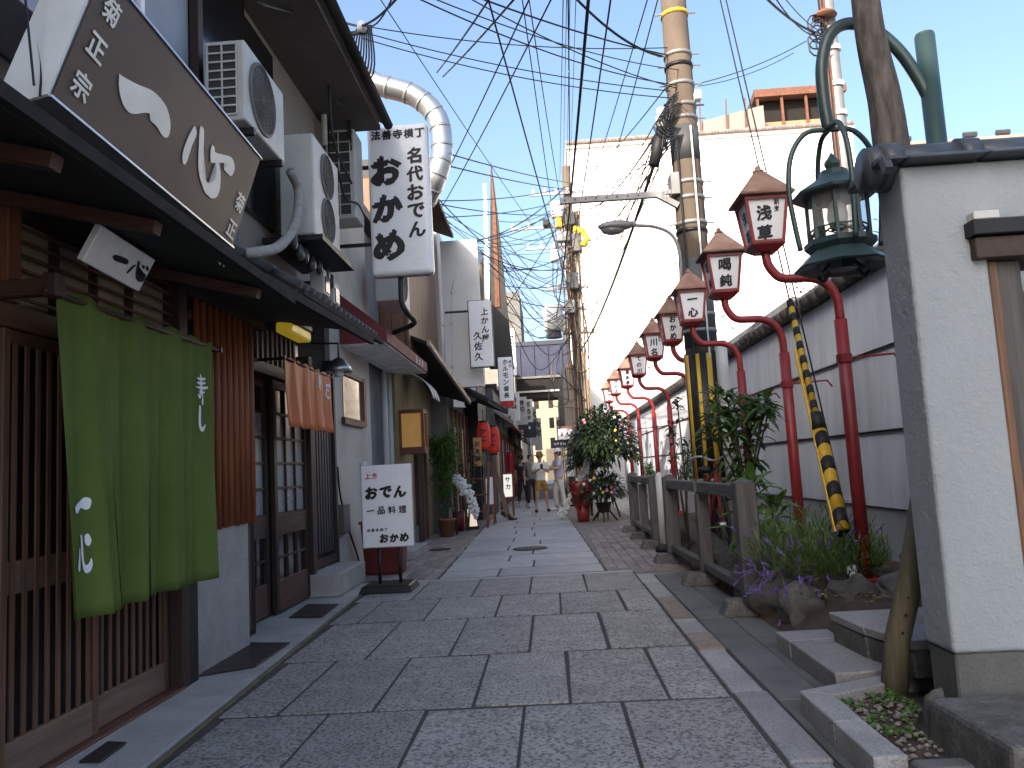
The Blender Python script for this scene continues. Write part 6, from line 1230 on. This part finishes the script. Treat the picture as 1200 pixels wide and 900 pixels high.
# tree at the right edge, crown above the frame
tt = thing('rough_bark_tree', 'tree with rough grey bark rising behind the white gate wall', 'tree', (2.15, 4.4, .2))
tp = [V(2.15, 4.4, .2), V(2.12, 4.36, 1.2), V(2.05, 4.32, 2.2), oY(1048, 190, 4.3), oY(1037, 120, 4.3), oY(1024, 60, 4.3), oY(1014, 0, 4.3), oY(1006, -70, 4.35), oY(990, -160, 4.4), oY(975, -260, 4.5)]
ta = arc(tp, 6); trm = MB(); n_ = 20
trm.tube(ta, [.115-.0011*i for i in range(len(ta))], n_)
for i, v in enumerate(trm.v):
    ang = i % n_; q = 1+.16*mnoise.noise(V(ang*1.1, v.z*2.2, 2)); cc = ta[min(i//n_, len(ta)-1)]; trm.v[i] = cc+(v-cc)*q
trm.build('trunk', m_bark, tt, smooth=True, sub=1)
MB().blob(oY(1052, 150, 4.25), .035, .035, .07, 4, .2).build('knot', m_bark, tt, smooth=True)
tip = ta[-1]; crown = MB()
for k in range(7):
    a = k*.9; e = tip+V(1.1*math.cos(a), 1.1*math.sin(a), .8+.25*(k % 3)); MB().tube(arc([ta[-8+k % 4], (tip+e)/2+V(0, 0, -.1), e], 4), [.06-.005*i for i in range(9)], 7).build('limb', m_bark, tt, smooth=True)
    for j in range(130):
        leaf(crown, e+rdir(-1, 1)*rng.uniform(.1, .75), rdir(-.6, .6), rng.uniform(.07, .12), .05, .3)
crown.build('crown', lm_a, tt, fixn=False)
sk = thing('wooden_stake', 'leaning mossy timber stake standing in the tree pit', 'stake', (1.555, 3.98, .05))
MB().tube([(1.553, 3.985, -.02), (1.6, 3.97, .3), (1.69, 3.95, .6), (1.79, 3.95, 1.0)], [.062, .057, .056, .054], 14).build('log', wood('stake_wood', (.13, .105, .075), (.06, .06, .03), 2, rough=.8, bump=.5), sk, smooth=True)
for z in (.34, .42, .5): MB().blob((1.6+.28*(z-.3)-.01, 3.905, z), .008, .004, .008, 1, .1, 6, 4).build('knot', m_black, sk)
# bamboo in a terracotta pot, left
pt2 = thing('potted_bamboo', 'feathery green bamboo in a terracotta pot on the left side', 'potted plant', (-2.05, 15.4, 0))
MB().lathe([(.13, 0), (.17, .3), (.185, .3), (.185, .34), (.165, .34), (.15, .28)], (-2.05, 15.4, 0), 18).build('pot', mat('terracotta', (.26, .12, .07), (.2, .09, .05), rough=.8), pt2, smooth=True)
bl = MB()
for i in range(11):
    a = i*2.4; r = .22*math.sqrt(i/11); top = V(-2.05+r*1.5*math.cos(a), 15.4+r*1.5*math.sin(a), 1.5+.7*rng.random()); P = arc([V(-2.05+r*.4*math.cos(a), 15.4+r*.4*math.sin(a), .28), (V(-2.05, 15.4, 1)+top)/2, top], 4); MB().tube(P, .007, 5).build('cane', m_stem, pt2)
    for j in range(260): q = P[int(rng.uniform(.2, .99)*len(P))]+rdir(-1, 1)*rng.uniform(0, .2); leaf(bl, q, rdir(-.4, .5), rng.uniform(.08, .15), .024, .4)
bl.build('foliage', lm_b, pt2, fixn=False)
# opening-day flower stands, right, and white garlands
m_petal = [mat('white_petal', (.75, .74, .72), rough=.6), mat('pink_petal', (.6, .22, .3), rough=.6), mat('violet_petal', (.3, .2, .45), rough=.6), mat('yellow_petal', (.65, .5, .1), rough=.6)]
def flower_stand(label, c, w, h0, h1, n, flowers):
    t = thing('flower_stand', label, 'flower stand', (c[0], c[1], 0), 'flower stands on the right side')
    for k in range(3): a = k*2.1+.4; MB().bar((c[0]+.3*math.cos(a), c[1]+.3*math.sin(a), 0), (c[0]+.06*math.cos(a), c[1]+.06*math.sin(a), h0), .03, .03).build('leg', m_black, t)
    MB().lathe([(.12, h0-.12), (.18, h0+.1)], (c[0], c[1], 0), 12).build('vase', m_black, t)
    f = MB()
    for i in range(n):
        d = rdir(-.35, 1); r = rng.uniform(.3, 1)**.6; p = V(c[0]+d.x*w*r, c[1]+d.y*w*r, (h0+h1)/2+d.z*(h1-h0)/2*r); leaf(f, p, (d+rdir(-.5, .5)*.7), rng.uniform(.12, .28), .06, .4)
    f.build('foliage', lm_d, t, fixn=False)
    for k in range(5): d = rdir(0, .8); MB().tube([(c[0], c[1], h0), V(c[0]+d.x*w*.7, c[1]+d.y*w*.7, h1-.1)], .012, 5).build('branch', m_stem, t)
    for i in range(flowers):
        d = rdir(-.3, .9); d.y = -abs(d.y); p = V(c[0]+d.x*w, c[1]+d.y*w, (h0+h1)/2+d.z*(h1-h0)/2); MB().blob(p, .038, .036, .036, i, .25, 7, 5).build('flower', m_petal[i % 4], t, smooth=True)
flower_stand('big leafy flower stand with dark foliage beyond the far fence', (1.25, 18.3, 0), .72, .75, 2.5, 1900, 16)
flower_stand('flower stand with many bright blooms beside the far pole', (.95, 19.8, 0), .5, .6, 2.2, 900, 34)
flower_stand('low flower stand with pink blooms behind the red pot', (1.1, 17.4, 0), .45, .3, 1.0, 450, 18)
rp = thing('red_wrapped_pot', 'red pot in bright red wrapping on a stand at the right', 'flower pot', (.66, 17.6, 0))
MB().lathe([(.12, 0), (.17, .36), (.15, .36)], (.66, 17.6, 0), 14).build('pot', m_red, rp, smooth=True)
MB().grid(lambda a, b: (.66+(.16+.12*b+.03*math.sin(a*31))*math.cos(a*6.283), 17.6+(.16+.12*b+.03*math.sin(a*31))*math.sin(a*6.283), .3+.55*b+.04*math.sin(a*44)), 30, 5).build('wrapping', mat('red_wrap', (.17, .012, .012), (.12, .01, .01), rough=.4), rp, smooth=True, fixn=False, solid=.004)
MB().blob((.62, 17.42, .62), .15, .06, .1, 5, .35).build('bow', m_red, rp, smooth=True)
def garland(label, pts, n=170):
    P = arc(pts, 6); t = thing('white_garland', label, 'garland', (P[-1].x, P[-1].y, 0), 'white flower garlands'); g_ = MB()
    for i in range(n): q = P[int(rng.random()*(len(P)-.01))]+rdir(-1, 1)*rng.uniform(.03, .11); g_.blob(q, .045, .04, .045, i, .3, 5, 3)
    o = g_.build('blossoms', mat('white_blossom', (.7, .7, .7), (.5, .52, .52), rough=.7, scale=20), t); o['kind'] = 'stuff'
    MB().tube([V(P[0].x, P[0].y+.05, 0), P[0]], .02, 6).build('post', m_black, t); MB().tube(P, .02, 5).build('stem', m_stem, t)
garland('white flower garland sloping down beside the red wrapped pot', [oY(690, 535, 19.2), oY(683, 555, 19), oY(670, 578, 18.8), oY(659, 603, 18.6)])
garland('white flower garland drooping before the potted bamboo', [oY(532, 560, 15.6), oY(541, 568, 15.5), oY(551, 585, 15.4), oY(557, 600, 15.4)])
t = thing('floor_lamp_sign', 'small glowing floor sign on a black foot beside the bamboo pot', 'sign', oZ(553, 622, 0)); c = oZ(553, 620, 0)
MB().hexa([c+V(-.1, -.05, .06), c+V(.12, -.05, .06), c+V(.12, .05, .06), c+V(-.1, .05, .06)], [c+V(-.08, -.02, .42), c+V(.07, -.02, .42), c+V(.07, .06, .42), c+V(-.08, .06, .42)]).build('panel', mat('warm_glow', (.8, .7, .6), emit=(1, .75, .55), estr=.25), t); MB().box(c.x-.13, c.y-.08, 0, c.x+.15, c.y+.09, .06).build('base', m_black, t)
t = thing('red_floor_pot', 'dark red pot with white card beside the terracotta pot', 'pot', oZ(540, 622, 0)); c = oZ(538, 622, 0)
MB().lathe([(.11, 0), (.15, .4), (.13, .4)], c, 12).build('pot', mat('maroon_pot', (.12, .015, .015), rough=.4), t, smooth=True); MB().box(c.x-.2, c.y-.12, .0, c.x-.12, c.y-.08, .5).build('card', m_wcap, t)
t = thing('black_bag', 'black bag on the pavement below the easel menu', 'bag', oZ(563, 605, 0)); c = oZ(563, 605, 0); MB().blob(c+V(0, 0, .22), .2, .15, .24, 6, .15).build('body', m_rubber, t, smooth=True); MB().tube(arc([c+V(-.1, 0, .4), c+V(0, 0, .6), c+V(.1, 0, .4)], 5), .012, 5).build('handle', m_rubber, t)
whorl_plant('porch_plant', 'dark leafy plant between the amber board and the bamboo', (-1.75, 16.4, 0), [[(0, 0, 0), (.1*math.cos(a), .1*math.sin(a), .8), (.25*math.cos(a), .25*math.sin(a), 1.5+.2*math.sin(a*2))] for a in range(5)], 30, .16, .05, lm_d)

# ================================================================ people
m_skin = mat('skin', (.42, .26, .18), (.36, .22, .15), rough=.6); m_hair = mat('dark_hair', (.02, .015, .012), rough=.6)
def skinned(name, verts, edges, radii, mt, parent, root=0, sub=2):
    off = OFF[parent.name]; me = bpy.data.meshes.new(name); me.from_pydata(verts, edges, []); me.materials.append(mt)
    o = bpy.data.objects.new(name, me); COL.objects.link(o); o.parent = parent; OFF[o.name] = off
    o.modifiers.new('skin', 'SKIN'); lay = me.skin_vertices[0].data
    for i, r in enumerate(radii): lay[i].radius = (r, r) if not isinstance(r, tuple) else r; lay[i].use_root = (i == root)
    o.modifiers['skin'].use_smooth_shade = True
    s = o.modifiers.new('sub', 'SUBSURF'); s.levels = sub; s.render_levels = sub; return o
def person(label, loc, rz, shirt, trousers, shorts=False, cap=None, capm=None, arms='phone', sc=1.0, stride=.1):
    t = thing('person', label, 'person', loc, 'people in the alley'); t.rotation_euler.z = rz; t.scale = (sc, sc, sc)
    v = []; e = []; r = []
    def ad(p, rad, par=None):
        v.append(Vector(p)); r.append(rad)
        if par is not None: e.append((par, len(v)-1))
        return len(v)-1
    pel = ad((0, 0, .93), (.13, .095)); ab = ad((0, 0, 1.08), (.12, .085), pel); ch = ad((0, .0, 1.28), (.14, .09), ab); nk = ad((0, .0, 1.42), .05, ch); jaw = ad((0, -.02, 1.49), .062, nk); hd = ad((0, -.015, 1.585), .082, jaw); cr = ad((0, .0, 1.66), .05, hd); ad((0, -.105, 1.555), .012, hd)
    J = {}
    for s in (-1, 1):
        hp = ad((s*.085, 0, .88), .085, pel); kn = ad((s*(.095+stride*.2), -.015+s*stride*.3, .48), .056, hp); ca = ad((s*(.1+stride*.25), .02+s*stride*.3, .33), .05, kn); an = ad((s*(.105+stride*.3), .03+s*stride*.3, .085), .034, ca); ad((s*(.115+stride*.35), -.12+s*stride*.3, .035), .03, an); ad((s*(.105+stride*.3), .06+s*stride*.3, .035), .028, an)
        sh_ = ad((s*.165, 0, 1.37), .058, ch)
        if arms == 'phone': el = (s*.23, -.05, 1.12); wr = (s*.09, -.25, 1.2)
        elif arms == 'point': el = (s*.22, -.1, 1.14); wr = (s*.12, -.34, 1.22+.03*s)
        else: el = (s*.23, .02, 1.1); wr = (s*.24, -.04, .86)
        e1 = ad(el, .041, sh_); w1 = ad(wr, .027, e1); dirw = (Vector(wr)-Vector(el)).normalized(); pm_ = ad(Vector(wr)+dirw*.06, .028, w1)
        sd = dirw.cross(V(0, 0, 1)); sd = (sd if sd.length > .1 else V(0, 1, 0)).normalized()
        for k in range(4): b_ = Vector(wr)+dirw*(.13-.012*abs(k-1.5))+sd*(.02*(k-1.5)); m_i = ad(Vector(wr)+dirw*.1+sd*(.018*(k-1.5)), .009, pm_); ad(b_+V(0, 0, -.015), .008, m_i)
        ad(Vector(wr)+dirw*.075+sd*(.045*-s)+V(0, 0, .01), .009, pm_)
        J[s] = (Vector(v[sh_]), Vector(el), Vector(v[hp]), Vector(v[kn]), Vector(v[an]), Vector(wr)+dirw*.1)
    skinned('body', v, e, r, m_skin, t)
    # shirt
    sv = [V(0, 0, .9), V(0, 0, 1.05), V(0, 0, 1.28), V(0, 0, 1.40)]; se = [(0, 1), (1, 2), (2, 3)]; sr = [(.165, .125), (.155, .115), (.168, .12), (.075, .07)]
    for s in (-1, 1):
        a, b = J[s][0], J[s][1]; i = len(sv); sv += [a, a.lerp(b, .75)]; sr += [.08, .066]; se += [(2, i), (i, i+1)]
    skinned('shirt', sv, se, sr, shirt, t, 1)
    tv = [V(0, 0, .98), V(0, 0, .9)]; te = [(0, 1)]; tr2 = [(.145, .112), (.155, .12)]
    for s in (-1, 1):
        h_, k_, a_ = J[s][2:5]; i = len(tv); pts = [h_, h_.lerp(k_, .8)] if shorts else [h_, k_, k_.lerp(a_, .9)]
        tv += pts; tr2 += [.1, .088] if shorts else [.1, .075, .062]; te += [(1, i)]+[(i+q, i+q+1) for q in range(len(pts)-1)]
    skinned('shorts' if shorts else 'trousers', tv, te, tr2, trousers, t, 1)
    off = OFF[t.name]; OFF[t.name] = Vector()
    for s in (-1, 1):
        MB().blob((s*(.112+stride*.33), -.05+s*stride*.3, .042), .05, .135, .045, 3, .05).build('shoe', m_rubber if shorts else m_wcap, t, smooth=True)
        MB().blob((s*.03, -.092, 1.585), .012, .008, .008, 1, .05, 6, 4).build('eye', m_ink, t)
        MB().blob((s*.085, 0, 1.575), .012, .022, .03, 1, .05, 6, 4).build('ear', m_skin, t, smooth=True)
    MB().bar((-.022, -.086, 1.513), (.022, -.086, 1.513), .006, .008).build('mouth', mat('lip', (.3, .11, .09)), t)
    MB().blob((0, .022, 1.605), .092, .098, .105, 2, .06, 12, 8).build('hair', m_hair, t, smooth=True)
    if cap == 'bucket': MB().lathe([(.17, 1.6), (.165, 1.615), (.1, 1.64), (.095, 1.7), (.06, 1.735), (.0, 1.74)], (0, 0, 0), 18).build('hat', capm, t, smooth=True)
    if cap == 'cap': MB().lathe([(.1, 1.62), (.1, 1.66), (.08, 1.71), (.0, 1.735)], (0, .005, 0), 16).build('cap', capm, t, smooth=True); MB().hexa([V(-.075, -.07, 1.625), V(.075, -.07, 1.625), V(.055, -.19, 1.61), V(-.055, -.19, 1.61)], [V(-.075, -.07, 1.637), V(.075, -.07, 1.637), V(.055, -.19, 1.62), V(-.055, -.19, 1.62)]).build('cap_peak', capm, t)
    if arms in ('phone', 'point'):
        c = (J[-1][5]+J[1][5])/2 if arms == 'phone' else J[1][5]; MB().box(c.x-.04, c.y-.03, c.z-.01, c.x+.04, c.y-.02, c.z+.13).build('phone', m_black, t, bevel=.004)
    OFF[t.name] = off; return t
m_tee = mat('white_tshirt', (.72, .71, .68), (.64, .63, .6), rough=.85); m_must = mat('mustard_cloth', (.36, .2, .04), (.28, .155, .03), rough=.85); m_lilac = mat('lilac_shirt', (.47, .44, .58), (.4, .37, .5), rough=.8); m_chino = mat('pale_trousers', (.6, .57, .52), (.52, .49, .45), rough=.85); m_hat = mat('straw_hat', (.24, .15, .08), (.18, .11, .06), rough=.85); m_dk = mat('dark_cloth', (.025, .025, .03), rough=.85); m_maroon = mat('maroon_shirt', (.12, .04, .035), rough=.85)
q0 = oZ(638, 600); q1 = oZ(656, 598)
person('person in white t-shirt, mustard shorts and brown hat looking at a phone', (q0.x-.05, q0.y, .003), R(8), m_tee, m_must, True, 'bucket', m_hat, 'phone', .96, .22)
person('person in lilac shirt, white cap and pale trousers leaning toward the phone', (q1.x+.02, q1.y-.1, .003), R(-68), m_lilac, m_chino, False, 'cap', m_wcap, 'point', 1.0, .18)
person('person in dark clothes standing before the far left shops', (-.95, 26.5, .003), R(160), m_dk, m_dk, False, None, None, 'down', 1.0, .1)
person('person in grey top and dark trousers beside the red banner', (-.62, 25.0, .003), R(20), m_greywall, m_dk, False, None, None, 'down', .97, .12)
#person('person in maroon shirt and white cap behind the lilac shirt', (.38, 25.5, .003), R(180), m_maroon, m_dk, False, 'cap', m_wcap, 'down', 1.03, .12)
